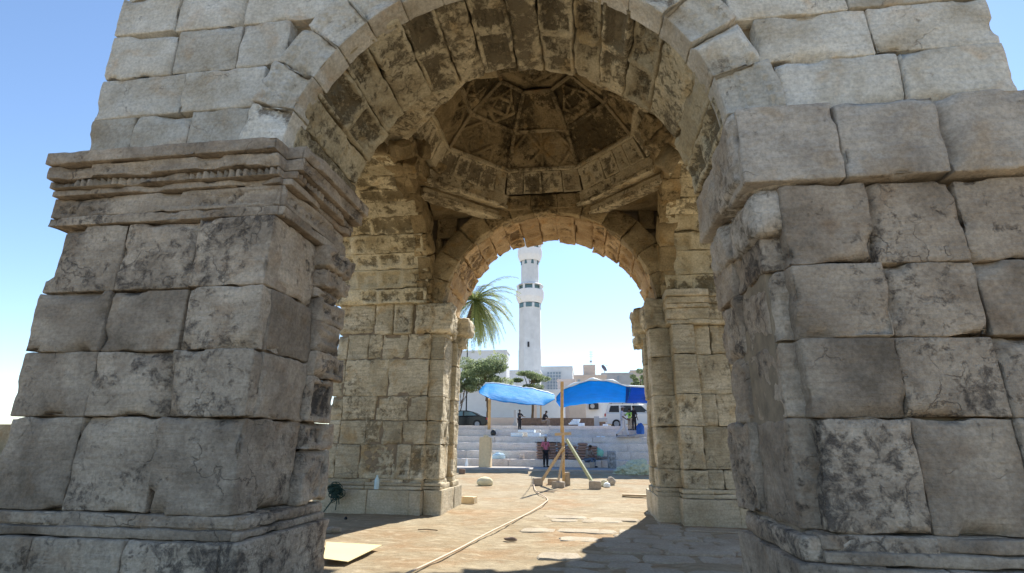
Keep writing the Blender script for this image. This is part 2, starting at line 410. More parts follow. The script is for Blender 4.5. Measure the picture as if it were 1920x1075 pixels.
for half in (0, 1):
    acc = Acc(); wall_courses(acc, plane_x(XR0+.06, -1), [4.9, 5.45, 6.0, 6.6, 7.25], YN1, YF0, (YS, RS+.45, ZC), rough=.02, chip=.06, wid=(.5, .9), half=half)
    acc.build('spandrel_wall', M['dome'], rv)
# inner side of the near wall (faces the dome, unseen from the front but real)
for half in (0, 1):
    acc = Acc(); wall_courses(acc, (lambda u, v, w: st(u, YN1-.05+w, v)), [4.9, 5.45, 6.0, 6.6, 7.25], XL1, XR0, (X0, R+.3, ZC), rough=.02, chip=.06, half=half)
    acc.build('inner_spandrel', M['dome'], nv_)

# dome -----------------------------------------------------------------------
DX, DY = -.9, 9.6
def octv(k, r): a = PI/8+k*PI/4; q = r/math.cos(PI/8); return Vector((DX+q*math.cos(a), DY+q*math.sin(a), 0))
def side_map(k, ra, za, rb, zb):
    """panel between octagon corners k-1 and k, from (ra,za) to (rb,zb); w points inwards"""
    A, B = octv(k-1, ra), octv(k, ra); C, D = octv(k-1, rb), octv(k, rb)
    A.z = B.z = za; C.z = D.z = zb
    L = (B-A).length; Hh = (((C+D)-(A+B))/2).length
    n = (B-A).cross(C-A).normalized()
    c = Vector((DX, DY, za)); 
    if (c-(A+B)/2).dot(n) < 0: n = -n
    A, B, C, D, n = [np.array(q) for q in (A, B, C, D, n)]
    def mp(u, v, w):
        s = (u/L)[:, None]; t = (v/Hh)[:, None]
        return (A*(1-s)+B*s)*(1-t)+(C*(1-s)+D*s)*t+n*w[:, None]
    return mp, L, Hh
dome = empty('dome', (0, 0, 0)); dome.location = (0, 0, 0); dome.parent = arch; dome.matrix_parent_inverse = Matrix.Translation(-Vector(arch.location))
def dobj(acc, name, mat):
    o = acc.build(name, mat); o.parent = dome; return o
# cardinal band stones (z 7.22-7.55) and diagonal squinch beams
for k in (0, 2, 4, 6):
    acc = Acc(); mp, L, Hh = side_map(k, 2.5, 7.22, 2.42, 7.58)
    for i in range(3): block(acc, mp, L*i/3, L*(i+1)/3, 0, Hh, -.5, random.uniform(-.03, .02), .05, rough=.02, chip=.07, carve=scrolls(.03, 7, 6))
    dobj(acc, 'octagon_band', M['dome'])
for k in (1, 3, 5, 7):
    acc = Acc(); mp, L, Hh = side_map(k, 2.47, 7.26, 2.40, 7.62)
    e = .22
    block(acc, mp, -e, L+e, 0, .1, -.5, .12, .05, rough=.012, chip=.06, r=.02, tint=.7)
    block(acc, mp, -e, L+e, .1, Hh, -.5, .03, .05, rough=.012, chip=.03, r=.02, tint=.55)
    # lower, set-back moulding under the beam
    mp2, L2, H2 = side_map(k, 2.62, 7.02, 2.6, 7.24)
    block(acc, mp2, -.1, L2+.1, 0, .1, -.3, .02, .05, rough=.01, chip=.04, r=.02, tint=.8)
    block(acc, mp2, -.1, L2+.1, .1, H2, -.3, -.03, .05, rough=.01, chip=.03, r=.02, carve=striae(.02, 80), tint=.3)
    o = dobj(acc, 'squinch_beam', M['vault'])
    # triangular soffit slab in the corner
    a, b = octv(k-1, 2.66), octv(k, 2.66); cx = XR0+.1 if (a.x+b.x)/2 > DX else XL1-.1; cy = YF0+.15 if (a.y+b.y)/2 > DY else YN1-.1
    t = prism('squinch_slab', [(a.x, a.y), (b.x, b.y), (cx, cy)], 'z', 7.1+.02*k, 7.5, M['dome'], None); t.parent = o
def hang(px, py, X_, size, seed, mat='dome', rzz=.3):
    size = tuple(q*.68 for q in size)
    d = rt*(px-960)+up*(537.5-py)+fw*F; c = Vector((0, 0, H))+d*(X_/d.x); rnd_ = random.Random(seed)
    Rm = np.array(Matrix.Rotation(rnd_.uniform(-.9, .9), 3, 'X') @ Matrix.Rotation(rnd_.uniform(-.9, .9), 3, 'Y') @ Matrix.Rotation(rzz+rnd_.uniform(-.4, .4), 3, 'Z'))
    a_ = Acc(); cc_ = np.array(c[:]); mpb = lambda u, v, w: (st(u, -w, v) @ Rm.T)+cc_
    block(a_, mpb, -size[0]/2, size[0]/2, -size[2]/2, size[2]/2, -size[1], .0, .03, rough=.03, r=.05, chip=.1)
    mpb2 = lambda u, v, w: (st(u, size[1]+w, v) @ Rm.T)+cc_
    block(a_, mpb2, -size[0]/2+.01, size[0]/2-.01, -size[2]/2+.01, size[2]/2-.01, -.1, .0, .06, rough=.03, r=.05, chip=.1)
    return dobj(a_, 'broken_block', M[mat])
for q in ((795, 262, -3.2, (.5, .5, .35), 1), (818, 318, -3.25, (.45, .6, .3), 2), (770, 300, -3.45, (.4, .5, .5), 3), (752, 262, -3.3, (.6, .5, .4), 4), (835, 232, -3.0, (.3, .5, .5), 8), (1243, 262, 1.55, (.45, .5, .5), 5), (1262, 300, 1.6, (.4, .5, .6), 6), (1228, 215, 1.4, (.5, .5, .4), 7)): hang(*q)
# frieze of small panels
acc = Acc()
for k in range(8):
    mp, L, Hh = side_map(k, 2.36, 7.58, 2.12, 8.08)
    n = 5 if k % 2 else 4
    cuts = [0]+[L*(i+random.uniform(-.12, .12))/n for i in range(1, n)]+[L]
    for i in range(n):
        block(acc, mp, cuts[i], cuts[i+1], 0, Hh, -.35, random.uniform(-.015, .02), .03, rough=.012, r=.02, chip=.04, carve=coffer(.06, 1, rosette=(i % 2 == 0), beads=False), gap=.006)
    mp, L, Hh = side_map(k, 2.1, 8.07, 2.08, 8.16)
    block(acc, mp, 0, L, 0, Hh, -.3, .03, .05, rough=.008, r=.015, chip=.03, tint=.5)
dobj(acc, 'coffered_frieze', M['vault'])
# big interlaced panels
def line_d(x, y, x0, y0, x1, y1):
    dx, dy = x1-x0, y1-y0; L2 = dx*dx+dy*dy
    t = np.clip(((x-x0)*dx+(y-y0)*dy)/L2, 0, 1)
    return np.hypot(x-x0-t*dx, y-y0-t*dy)
def lacing(lines, depth=.055, wd=.035, deep=.02):
    def f(s, t, du, dv, L, Hh):
        x = du; y = dv; e = np.full_like(x, 9.)
        for (a, b, c, d) in lines: e = np.minimum(e, line_d(x, y, a*L, b*Hh, c*L, d*Hh))
        gm = np.sin(x*26+1.5*np.sin(y*17))*np.sin(y*24+1.5*np.sin(x*19))
        return depth*sm(e, wd, wd+.015)-.0*gm-.022*sm(e, .09, .12)*sm(gm, .2, .6)
    return f
acc = Acc(); acc2 = Acc()
for k in range(8):
    mp, L, Hh = side_map(k, 2.1, 8.15, 1.55, 8.86)
    fr = [(0, 0, 1, 0), (0, 1, 1, 1), (0, 0, 0, 1), (1, 0, 1, 1)]
    if k % 2 == 0:
        ln = fr+[(.5, 0, .5, 1), (.25, 0, 0, .5), (0, .5, .25, 1), (.25, 0, .5, .5), (.5, .5, .25, 1), (.75, 0, .5, .5), (.75, 0, 1, .5), (.5, .5, .75, 1), (1, .5, .75, 1)]
    else:
        ln = fr+[(.33, 0, .33, 1), (.33, .5, .66, 0), (.33, .5, .66, 1), (.66, 0, 1, .5), (.66, 1, 1, .5)] if k != 1 else fr
    block(acc, mp, 0, L, 0, Hh, -.3, 0, .022, rough=.012, r=.015, chip=.03, carve=lacing(ln), gap=.003)
    mp, L, Hh = side_map(k, 1.55, 8.86, .8, 9.43)
    if k == 2: ln = fr
    else: ln = fr+[(.5, .06, .12, .45), (.12, .45, .5, .95), (.5, .95, .88, .45), (.88, .45, .5, .06), (.3, .3, .7, .3), (.7, .3, .7, .65), (.7, .65, .3, .65), (.3, .65, .3, .3)]
    block(acc, mp, 0, L, 0, Hh, -.3, .01, .022, rough=.012, r=.015, chip=.03, carve=lacing(ln), gap=.003)
    # ribs along the ridges and rings
for k in range(8):
    for (ra, za, rb, zb, wr) in ((2.1, 8.13, 1.55, 8.86, .05), (1.55, 8.86, 0.8, 9.43, .05)):
        a, b = octv(k, ra-.02), octv(k, rb-.02); a.z, b.z = za-.02, zb-.02
        d = (b-a).normalized(); sd1 = d.cross(Vector((0, 0, 1))).normalized(); n = sd1.cross(d)
        if n.z > 0: n = -n
        A_, D_, S_, N_ = [np.array(q) for q in (a, d, sd1, n)]
        mpr = lambda u, v, w, A_=A_, D_=D_, S_=S_, N_=N_: A_+D_*u[:, None]+S_*v[:, None]+N_*w[:, None]
        block(acc2, mpr, 0, (b-a).length, -wr, wr, -.06, .02, .05, rough=.008, r=.012, chip=.02)
    for (ra, za, wr) in ((1.55, 8.86, .045), (.8, 9.43, .045), (.5, 9.55, .025)):
        a, b = octv(k-1, ra-.02), octv(k, ra-.02); a.z = b.z = za-.02
        d = (b-a).normalized(); cc = Vector((DX, DY, za-1.2)); n = (cc-(a+b)/2); n = (n-d*n.dot(d)).normalized(); s1 = d.cross(n)
        A_, D_, S_, N_ = [np.array(q) for q in (a, d, s1, n)]
        mpr = lambda u, v, w, A_=A_, D_=D_, S_=S_, N_=N_: A_+D_*u[:, None]+S_*v[:, None]+N_*w[:, None]
        block(acc2, mpr, 0, (b-a).length, -wr, wr, -.06, .02, .05, rough=.008, r=.012, chip=.02)
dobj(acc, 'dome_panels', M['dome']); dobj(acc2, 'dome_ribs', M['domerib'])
acc = Acc(); mp = lambda u, v, w: st(DX+u, DY+v, 9.5-w)
block(acc, mp, -.85, .85, -.85, .85, -.2, 0, .03, rough=.015, carve=lambda s, t, du, dv, L, Hh: .05*sm(np.sin(np.hypot(s-.5, t-.5)*40+np.cos(6*np.arctan2(t-.5, s-.5))), -.2, .2)*(np.hypot(s-.5, t-.5) < .35))
dobj(acc, 'dome_crown', M['dome'])
prism('dome_backing', [(octv(k, 2.66).x, octv(k, 2.66).y) for k in range(8)], 'z', 9.62, 9.85, M['core'], arch)
for k in range(8):   # masonry behind the dome shell
    a, b, c, d = octv(k-1, 2.7), octv(k, 2.7), octv(k, 3.3), octv(k-1, 3.3)
    t = prism('dome_masonry', [(q.x, q.y) for q in (a, b, c, d)], 'z', 7.55, 9.88, M['core'], None); t.parent = dome

# piers -------------------------------------------------------------------------
def imposts(acc, mp, u0, u1, z0, z1, cuts=None, res=.035, out=.16, rich=True, ragged=.03):
    """moulded impost: bands stacked outwards; u along the wall"""
    h = z1-z0
    bands = [(0, .14, .03, None), (.14, .47, .05, scrolls(.035, 8, 9) if rich else striae(.015, 70)), (.47, .6, .09, dentils(.05, .09) if rich else None), (.6, .8, .13, scrolls(.02, 12, 12) if rich else None), (.8, 1., out+.06, None)]
    cuts = cuts or [u0+(u1-u0)*i/max(1, round((u1-u0)/.9)) for i in range(max(1, round((u1-u0)/.9))+1)]
    for a, b in zip(cuts[:-1], cuts[1:]):
        tn = random.random(); j = random.uniform(-ragged, ragged)
        for (p, q, w, cv) in bands:
            block(acc, mp, a, b, z0+p*h, z0+q*h, -.4, w+j, res, carve=cv, r=.018, rough=.012, chip=.05, tint=min(1, max(0, tn+random.uniform(-.12, .12))), gap=.002)

def rows(acc, mp, zs, cutsets, w=(-.42, 0), res=.04, jit=.015, cv=None, **kw):
    for i, (z0, z1) in enumerate(zip(zs[:-1], zs[1:])):
        cs = cutsets[i % len(cutsets)]
        for j, (a, b) in enumerate(zip(cs[:-1], cs[1:])):
            c = cv(i, j) if cv else None
            block(acc, mp, a, b, z0, z1, w[0], w[1]+random.uniform(-jit, jit), res, carve=c, **kw)
Y12 = 12.28
# far left pier
acc = Acc()
zl = [.52, .73, 1.49, 2.03, 2.6, 3.49, 4.11]
xs = lambda px, y=800: float(at(px, y, Y12).x)
cs = [[-6.15, -5.0, -4.2, -3.74], [-6.15, -5.88, -5.3, -4.4, -4.06, -3.74], [-6.15, -5.85, -5.2, -4.8, -4.3, -3.74], [-6.15, -5.85, -5.0, -4.2, -3.74], [-6.15, -5.86, -4.75, -3.74], [-6.15, -5.86, -5.3, -4.95, -4.3, -3.74]]
def cvl(i, j):
    if i == 1 and j >= 2: return scrolls(.05, 6, 6, .08)
    if i in (1, 2, 3) : return striae(.014, 45)
    return None
rows(acc, plane_y(Y12), zl, cs, rough=.02, r=.035, chip=.09, cv=cvl)
rows(acc, plane_y(Y12+.14), zl, [[-3.76, -3.4]], rough=.014, r=.03, chip=.06, cv=lambda i, j: scrolls(.05, 9, 7, .05) if i in (1, 2) else None, w=(-.5, 0))
for (ya, yb, xx, c) in ((12.9, 13.15, -3.40, scrolls(.03, 9, 7, .03)), (13.15, 13.6, -3.5, None), (13.6, 14.1, -3.38, scrolls(.03, 9, 7, .04)), (14.1, 14.32, -3.5, None)):
    rows(acc, plane_x(xx, 1), zl, [[ya, yb]], rough=.012, r=.025, chip=.05, cv=lambda i, j, c=c: c if i else None, w=(-.35, 0))
# left outer face
rows(acc, plane_x(-6.1, -1), [.0]+zl+[4.9, 5.6, 6.3, 7., 7.7, 8.5, 9.5], [[12.4, 13.3, 14.3], [12.4, 13.0, 14.3]], rough=.02, r=.04, chip=.08, res=.1)
plr = acc.build('pier', M['jamb'], arch); plr['label'] = 'far left pier with tan coursed blocks'
acc = Acc(); 
block(acc, plane_y(Y12-.02), -6.15, -5.2, 4.11, 4.9, -.45, .0, .035, carve=striae(.012, 60), rough=.02, r=.07, chip=.08, tint=.8)
block(acc, plane_y(Y12-.02), -5.2, -4.72, 4.11, 4.93, -.45, .02, .03, carve=lambda s, t, du, dv, L, Hh: .03*((dv > Hh*.6) & (dv < Hh*.7))*(np.sin(du*70) > 0)+striae(.01, 60)(s, t, du, dv, L, Hh), rough=.02, r=.06, chip=.06, tint=.6)
block(acc, plane_y(Y12-.02), -4.72, -4.2, 4.09, 4.94, -.45, .03, .025, carve=niche, rough=.012, r=.08, chip=.05, tint=.5)
block(acc, plane_y(Y12-.06), -4.15, -3.22, 4.12, 4.93, -.6, .06, .035, rough=.04, r=.12, chip=.1, tint=.95, freq=2.2)
block(acc, plane_y(Y12+.12), -3.9, -3.36, 4.05, 4.2, -.5, .0, .035, rough=.02, r=.03, chip=.05, tint=.4)
for (ya, yb, out, z0, z1) in ((12.95, 13.5, .08, 4.1, 4.85), (13.55, 14.3, .36, 4.3, 4.82), (13.65, 14.25, .22, 4.0, 4.4)):
    block(acc, plane_x(-3.42, 1), ya, yb, z0, z1, -.4, out, .03, rough=.05, r=.2, chip=.1, tint=.9)
o = acc.build('impost', M['jamb'], plr)
acc = Acc()
for a, b, y in ((-6.3, -5.0, Y12-.12), (-5.0, -4.0, Y12-.12), (-4.0, -3.72, Y12-.14)):
    block(acc, plane_y(y), a, b, -.25, .5, -.6, 0, .06, rough=.006, r=.02, chip=.03, carve=striae(.006, 40), gap=.002)
block(acc, plane_y(Y12+.02), -3.72, -3.29, -.25, .51, -.6, 0, .06, rough=.006, r=.02, chip=.03)
for a, b in ((12.86, 13.55), (13.55, 14.36)): block(acc, plane_x(-3.3, 1), a, b, -.25, .5, -.4, 0, .06, rough=.006, r=.02, chip=.03, gap=.002)
for (a, b, y) in ((-6.2, -5.1, Y12-.07), (-5.1, -3.75, Y12-.07), (-3.76, -3.34, Y12+.07)):
    block(acc, plane_y(y), a, b, .5, .58, -.4, 0, .06, rough=.006, r=.03, chip=.03)
    block(acc, plane_y(y+.02), a, b, .58, .66, -.4, 0, .06, rough=.006, r=.03, chip=.03)
block(acc, plane_x(-3.34, 1), 12.5, 13.2, .5, .63, -.3, 0, .05, rough=.006, r=.03, chip=.03)
block(acc, plane_x(-3.34, 1), 13.55, 14.15, .5, .63, -.3, 0, .05, rough=.006, r=.03, chip=.03)
acc.build('plinth', M['plinth'], plr)

# far right pier
YR = 11.72
acc = Acc(); zr = [.5, .66, 1.04, 1.91, 2.58, 3.43, 4.09]
rows(acc, plane_y(YR), zr, [[1.92, 2.42], [1.92, 2.42], [1.92, 2.4]], w=(-.6, 0), rough=.015, r=.03, chip=.06, cv=lambda i, j: scrolls(.05, 7, 5, .08) if i in (1, 2, 3) else (striae(.012, 50) if i > 3 else None))
rows(acc, plane_y(YR+.18), zr, [[2.4, 3.1, 3.6, 4.3], [2.4, 2.75, 3.3, 4.3]], rough=.018, r=.035, chip=.08, cv=lambda i, j: striae(.012, 45) if (i+j) % 2 else None)
rows(acc, plane_y(YR+.4), zr, [[1.47, 1.95]], w=(-.5, 0), rough=.015, r=.03, chip=.06, cv=lambda i, j: scrolls(.05, 7, 5, .08) if i in (1, 2, 3) else None)
for (ya, yb, xx, c) in ((12.55, 12.8, 1.47, None), (12.8, 13.2, 1.56, None), (13.2, 13.8, 1.46, scrolls(.03, 9, 7, .04)), (13.8, 14.2, 1.56, None)):
    rows(acc, plane_x(xx, -1), zr, [[ya, yb]], rough=.014, r=.03, chip=.06, cv=lambda i, j, c=c: c if i else None, w=(-.35, 0))
prr = acc.build('pier', M['jamb'], arch); prr['label'] = 'far right pier with two carved pilaster strips'
acc = Acc()
imposts(acc, plane_y(YR+.02), 1.75, 2.75, 4.09, 4.84, cuts=[1.82, 2.75], rich=False, out=.16)
imposts(acc, plane_y(YR+.1), 2.75, 4.3, 4.09, 4.84, cuts=[2.75, 3.5, 4.3], rich=False, out=.14)
block(acc, plane_y(YR+.36), 1.42, 1.9, 4.1, 4.8, -.5, .02, .035, rough=.04, r=.08, chip=.1, tint=.15)
for (ya, yb, out, z0, z1) in ((12.6, 13.1, .1, 4.1, 4.8), (13.1, 13.9, .3, 4.2, 4.85), (13.3, 14.2, .24, 3.9, 4.3)):
    block(acc, plane_x(1.5, -1), ya, yb, z0, z1, -.4, out, .03, rough=.055, r=.2, chip=.1, tint=.9)
acc.build('impost', M['jamb'], prr)
acc = Acc()
block(acc, plane_y(YR+.32), 1.4, 1.86, -.25, .5, -.6, 0, .06, rough=.006, r=.02, chip=.03)
for a, b in ((1.84, 2.92), (2.92, 4.4)): block(acc, plane_y(YR-.1), a, b, -.25, .49, -.7, 0, .06, rough=.006, r=.02, chip=.03)
block(acc, plane_x(1.4, -1), 12.5, 13.3, -.25, .5, -.4, 0, .06, rough=.006, r=.02, chip=.03); block(acc, plane_x(1.4, -1), 13.3, 14.3, -.25, .5, -.4, 0, .06, rough=.006, r=.02, chip=.03)
for (a, b, y) in ((1.86, 2.48, YR-.06), (2.46, 4.35, YR+.08), (1.42, 1.93, YR+.35)):
    block(acc, plane_y(y), a, b, .49, .58, -.4, 0, .06, rough=.006, r=.03, chip=.03); block(acc, plane_y(y+.02), a, b, .58, .67, -.4, 0, .06, rough=.006, r=.03, chip=.03)
block(acc, plane_x(1.42, -1), 12.45, 12.85, .5, .62, -.3, 0, .05, rough=.006, r=.03, chip=.03)
block(acc, plane_x(1.42, -1), 13.15, 13.85, .5, .62, -.3, 0, .05, rough=.006, r=.03, chip=.03)
acc.build('plinth', M['plinth'], prr)

# near left pier: passage face X=-3.35 plus facade and rear jamb
acc = Acc(); zn = [.62, .82, 1.75, 2.45, 3.15, 3.98]
ends = [6.72, 6.8, 6.66, 6.84, 6.6]
for i, (z0, z1) in enumerate(zip(zn[:-1], zn[1:])):
    e = ends[i % 5]
    block(acc, plane_x(-3.42, 1), YN0+.12, 6.12, z0, z1, -.4, random.uniform(-.02, .02), .035, rough=.02, r=.04, chip=.08)
    n = 3
    for j in range(3):   # facade
        a, b = XL0+(-3.42-XL0)*j/3, XL0+(-3.42-XL0)*(j+1)/3
        block(acc, plane_y(YN0), a, b, z0, z1, -.4, .04*(j == 2)+random.uniform(-.02, .02), .06, rough=.013, r=.03, chip=.12)
    for j in range(2):   # rear jamb (side arch)
        a, b = -6.1+2.35*j/2, -6.1+2.35*(j+1)/2
        block(acc, (lambda u, v, w: st(u, 6.95+w, v)), a, b, z0, z1, -.4, 0, .08, rough=.02, r=.05, chip=.08)
zc_ = [.82, 1.42, 1.75, 2.3, 2.62, 3.0, 3.3]; ec_ = [6.74, 6.86, 6.72, 6.9, 6.7, 6.84]
for i in range(6):
    block(acc, plane_x(-3.33, 1), 6.1, ec_[i], zc_[i], zc_[i+1], -.5, random.uniform(-.01, .04), .018, rough=.018, r=.04, chip=.11, carve=scrolls(.07, 5, 3.6, .07) if i != 4 else striae(.04, 40))
block(acc, plane_x(-3.36, 1), 6.05, 6.62, 3.3, 3.45, -.5, .05, .025, rough=.02, r=.04, chip=.1)
pnl = acc.build('pier', M['near'], arch); pnl['label'] = 'near left grey pier with carved vertical strip'
acc = Acc()
for a, b in ((YN0+.12, 6.0), (6.0, 6.75)):
    pass
bands = [(3.98, 4.1, .04, None), (4.1, 4.36, .03, scrolls(.05, 7, 8)), (4.36, 4.44, .08, None), (4.44, 4.54, .14, dentils(.08, .085)), (4.54, 4.7, .2, scrolls(.025, 14, 14, .02)), (4.7, 4.86, .26, None)]
for (z0, z1, w, cv) in bands:
    block(acc, plane_x(-3.37, 1), YN0-.0, 6.62+w*.6, z0, z1, -.5, w, .02, carve=cv, r=.02, rough=.006, chip=.06, gap=.001, tint=random.uniform(.4, .7))
    block(acc, plane_y(YN0+.02), -6.4, -3.4, z0, z1, -.5, w, .03, carve=cv, r=.02, rough=.006, chip=.06, gap=.001, tint=random.uniform(.4, .7))
    block(acc, (lambda u, v, w_: st(u, 6.62+w_, v)), -6.2, -3.4, z0, z1, -.5, w*.6, .06, r=.02, rough=.012, chip=.06, gap=.001)
# the worn console below the cornice
block(acc, plane_x(-3.36, 1), 6.06, 6.88, 3.44, 3.72, -.5, .09, .02, rough=.04, r=.1, chip=.12, carve=scrolls(.07, 6, 5), tint=.4)
block(acc, plane_x(-3.36, 1), 6.0, 6.8, 3.7, 4.0, -.5, .14, .02, rough=.04, r=.1, chip=.12, carve=scrolls(.07, 5, 6), tint=.5)
acc.build('impost', M['near'], pnl)
acc = Acc()
block(acc, plane_x(-3.24, 1), YN0-.1, 6.78, -.25, .6, -.6, 0, .05, rough=.008, r=.03, chip=.05)
block(acc, plane_x(-3.3, 1), YN0-.03, 6.74, .6, .68, -.6, 0, .04, rough=.008, r=.03, chip=.05)
block(acc, plane_x(-3.33, 1), YN0-.0, 6.72, .68, .8, -.6, 0, .04, rough=.008, r=.05, chip=.05)
for j in range(3): block(acc, plane_y(YN0-.14), -6.4+j*1.0, -5.4+j*1.0, -.25, .6, -.5, 0, .06, rough=.008, r=.03, chip=.05)
block(acc, (lambda u, v, w: st(u, 6.78+w, v)), -6.3, -3.3, -.25, .6, -.5, 0, .08, rough=.008, r=.03, chip=.05)
for (z0, z1, w) in ((.6, .7, .06), (.7, .82, .02)): block(acc, plane_y(YN0-.02), -6.3, -3.36, z0, z1, -.4, w, .06, rough=.008, r=.03, chip=.04)
acc.build('plinth', M['near'], pnl)

# near right pier
acc = Acc()
for i, (z0, z1) in enumerate(zip(zn[:-1], zn[1:])):
    e = ends[(i+2) % 5]+.08
    block(acc, plane_x(1.78, -1), YN0+.12, 6.1, z0, z1, -.4, random.uniform(-.02, .02), .035, rough=.02, r=.04, chip=.08)
    block(acc, plane_x(1.73, -1), 6.08, e, z0, z1, -.45, random.uniform(-.02, .03), .03, rough=.03, r=.05, chip=.1, carve=scrolls(.05, 7, 4.5, .06) if i in (1, 2, 3) else None)
    for j in range(3):
        a, b = 1.95+(XR1-1.95)*j/3, 1.95+(XR1-1.95)*(j+1)/3
        block(acc, plane_y(YN0), a, b, z0, z1, -.4, .04*(j == 0)+random.uniform(-.02, .02), .06, rough=.013, r=.03, chip=.12)
    for j in range(2):
        a, b = 1.95+2.2*j/2, 1.95+2.2*(j+1)/2
        block(acc, (lambda u, v, w: st(u, 6.95+w, v)), a, b, z0, z1, -.4, 0, .08, rough=.02, r=.05, chip=.08)
pnr = acc.build('pier', M['near'], arch); pnr['label'] = 'near right pier at the right edge of the view'
acc = Acc()
block(acc, plane_x(1.62, -1), YN0-.05, 5.9, 4.0, 4.88, -.6, .05, .035, rough=.03, r=.14, chip=.12, tint=.8)
block(acc, plane_x(1.6, -1), 5.9, 6.86, 4.1, 4.75, -.6, .02, .025, rough=.02, r=.06, chip=.08, tint=.5, carve=lambda s, t, du, dv, L, Hh: .04*((t > .62) & (t < .74))*(np.mod(dv*0+du, .08) > .04))
block(acc, plane_x(1.66, -1), 5.9, 6.8, 3.55, 4.1, -.6, .0, .03, rough=.05, r=.16, chip=.12, tint=.7)
block(acc, plane_x(1.7, -1), YN0, 5.9, 3.5, 4.0, -.6, .0, .035, rough=.04, r=.16, chip=.12, tint=.9)
for j in range(3): block(acc, plane_y(YN0-.08), 1.62+j*.95, 2.57+j*.95, 4.0, 4.87, -.6, .03, .05, rough=.014, r=.04, chip=.12)
for j in range(3): block(acc, (lambda u, v, w_: st(u, 6.75+w_, v)), 1.75+j*.9, 2.65+j*.9, 4.0, 4.8, -.5, .03, .08, rough=.03, r=.1, chip=.1)
acc.build('impost', M['nearpale'], pnr)
acc = Acc()
block(acc, plane_x(1.66, -1), YN0-.1, 6.8, -.25, .6, -.6, 0, .05, rough=.008, r=.03, chip=.05)
block(acc, plane_x(1.71, -1), YN0-.03, 6.76, .6, .8, -.6, 0, .04, rough=.008, r=.05, chip=.05)
for j in range(3): block(acc, plane_y(YN0-.14), 1.8+j*.95, 2.75+j*.95, -.25, .6, -.5, 0, .06, rough=.008, r=.03, chip=.05)
for (z0, z1, w) in ((.6, .7, .06), (.7, .82, .02)): block(acc, plane_y(YN0-.02), 1.86, 4.5, z0, z1, -.4, w, .06, rough=.008, r=.03, chip=.04)
acc.build('plinth', M['near'], pnr)

#@@OUTSIDE@@
# ================================================================== OUTSIDE THE ARCH
M['sand'] = None
def sand_mat():
    m, n, b = nodes('sand')
    co = n.nodes.new('ShaderNodeTexCoord').outputs['Object']
    a = noise(n, co, .55, 8, .6, .3); f = noise(n, co, 18, 8, .75); g = noise(n, mapping(n, co, (1, 2.2, 1)), 2.6, 9, .7, .5)
    c = ramp(n, a, (.36, (.32, .22, .125)), (.5, (.31, .25, .16)), (.66, (.345, .29, .2)))
    c = mixrgb(n, math_(n, 'MULTIPLY', ramp(n, g, (.5, 0.), (.64, 1.)), .6), c, (.52, .44, .31))
    c = mixrgb(n, math_(n, 'MULTIPLY', ramp(n, g, (.32, 1.), (.45, 0.)), .6), c, (.25, .165, .09))
    c = mixrgb(n, .5, c, ramp(n, f, (.28, .45), (.6, 1.)), 'MULTIPLY')
    vo = n.nodes.new('ShaderNodeTexVoronoi'); vo.inputs['Scale'].default_value = 9; vo.inputs['Randomness'].default_value = 1; n.links.new(co, vo.inputs[0])
    c = mixrgb(n, math_(n, 'MULTIPLY', ramp(n, vo.outputs['Distance'], (.04, 1.), (.09, 0.)), .55), c, (.2, .15, .1))
    n.links.new(c, b.inputs['Base Color']); b.inputs['Roughness'].default_value = .95; b.inputs['Specular IOR Level'].default_value = .1
    b1 = bump(n, b, math_(n, 'ADD', g, math_(n, 'MULTIPLY', f, .35)), .55, .05)
    return m
M['sand'] = sand_mat()
def gz(Y): return 0 if Y < 17 else .3*min(1, (Y-17)/15.)
def flat(v): return Vector((v[0], v[1], gz(v[1])))
def grid_mesh(name, xs_, ys_, zf, mat, parent=None):
    X, Y = np.meshgrid(xs_, ys_, indexing='ij'); Z = zf(X, Y); a = Acc()
    a.grid(np.stack([X.ravel(), Y.ravel(), Z.ravel()], -1), len(xs_), len(ys_), .5); return a.build(name, mat, parent)
GX = np.concatenate([[-1500, -500, -150, -60, -30, -16], np.arange(-10, 8, .09), [14, 30, 60, 150, 500, 1500]])
GY = np.concatenate([[-600, -150, -40, -12], np.arange(-3, 14, .09), np.arange(14, 33, .25), [36, 40, 60, 200, 800, 2500]])
def gzf(X, Y):
    p = np.stack([X.ravel(), Y.ravel(), X.ravel()*0], -1)
    n_ = fbm(p*.9, 3, 4)*.035+fbm(p*4.5, 9, 3)*.014
    z = np.clip((Y-17)/15., 0, 1)*.3
    return z+(n_.reshape(X.shape)-.01)*((np.abs(X) < 14) & (Y > -5) & (Y < 33))
tag(grid_mesh('ground', GX, GY, gzf, M['sand']), kind='structure')

# old paving stones, half buried
M['paving'] = stone('worn_paving', (.60, .53, .41), (.52, .45, .34), (.42, .35, .25), (.42, .33, .21), pat=.52, patw=.25, strata=.0, bmp=.3, rust=(.5, .38, .22), rustamt=.5)
def slab_mesh(bm, cx, cy, a, b, rot, z, th=.05, n=16, seed=0):
    rnd = random.Random(seed); top = []; mid = []; bot = []
    for i in range(n):
        t = 2*PI*i/n+rnd.uniform(-.1, .1); c, s = math.cos(t), math.sin(t)
        q = (abs(c)**5+abs(s)**5)**(-1/5); q *= rnd.uniform(.86, 1.02)
        x, y = a*q*c, b*q*s
        for lst, k, zz in ((top, .95, z), (mid, 1., z-.01), (bot, 1.12, z-th)):
            lst.append(bm.verts.new((cx+k*(x*math.cos(rot)-y*math.sin(rot)), cy+k*(x*math.sin(rot)+y*math.cos(rot)), zz+rnd.uniform(-.003, .003))))
    cv = bm.verts.new((cx, cy, z+.004))
    for i in range(n):
        j = (i+1) % n
        bm.faces.new((cv, top[i], top[j])); bm.faces.new((top[i], mid[i], mid[j], top[j])); bm.faces.new((mid[i], bot[i], bot[j], mid[j]))
bm = bmesh.new(); rnd = random.Random(4)
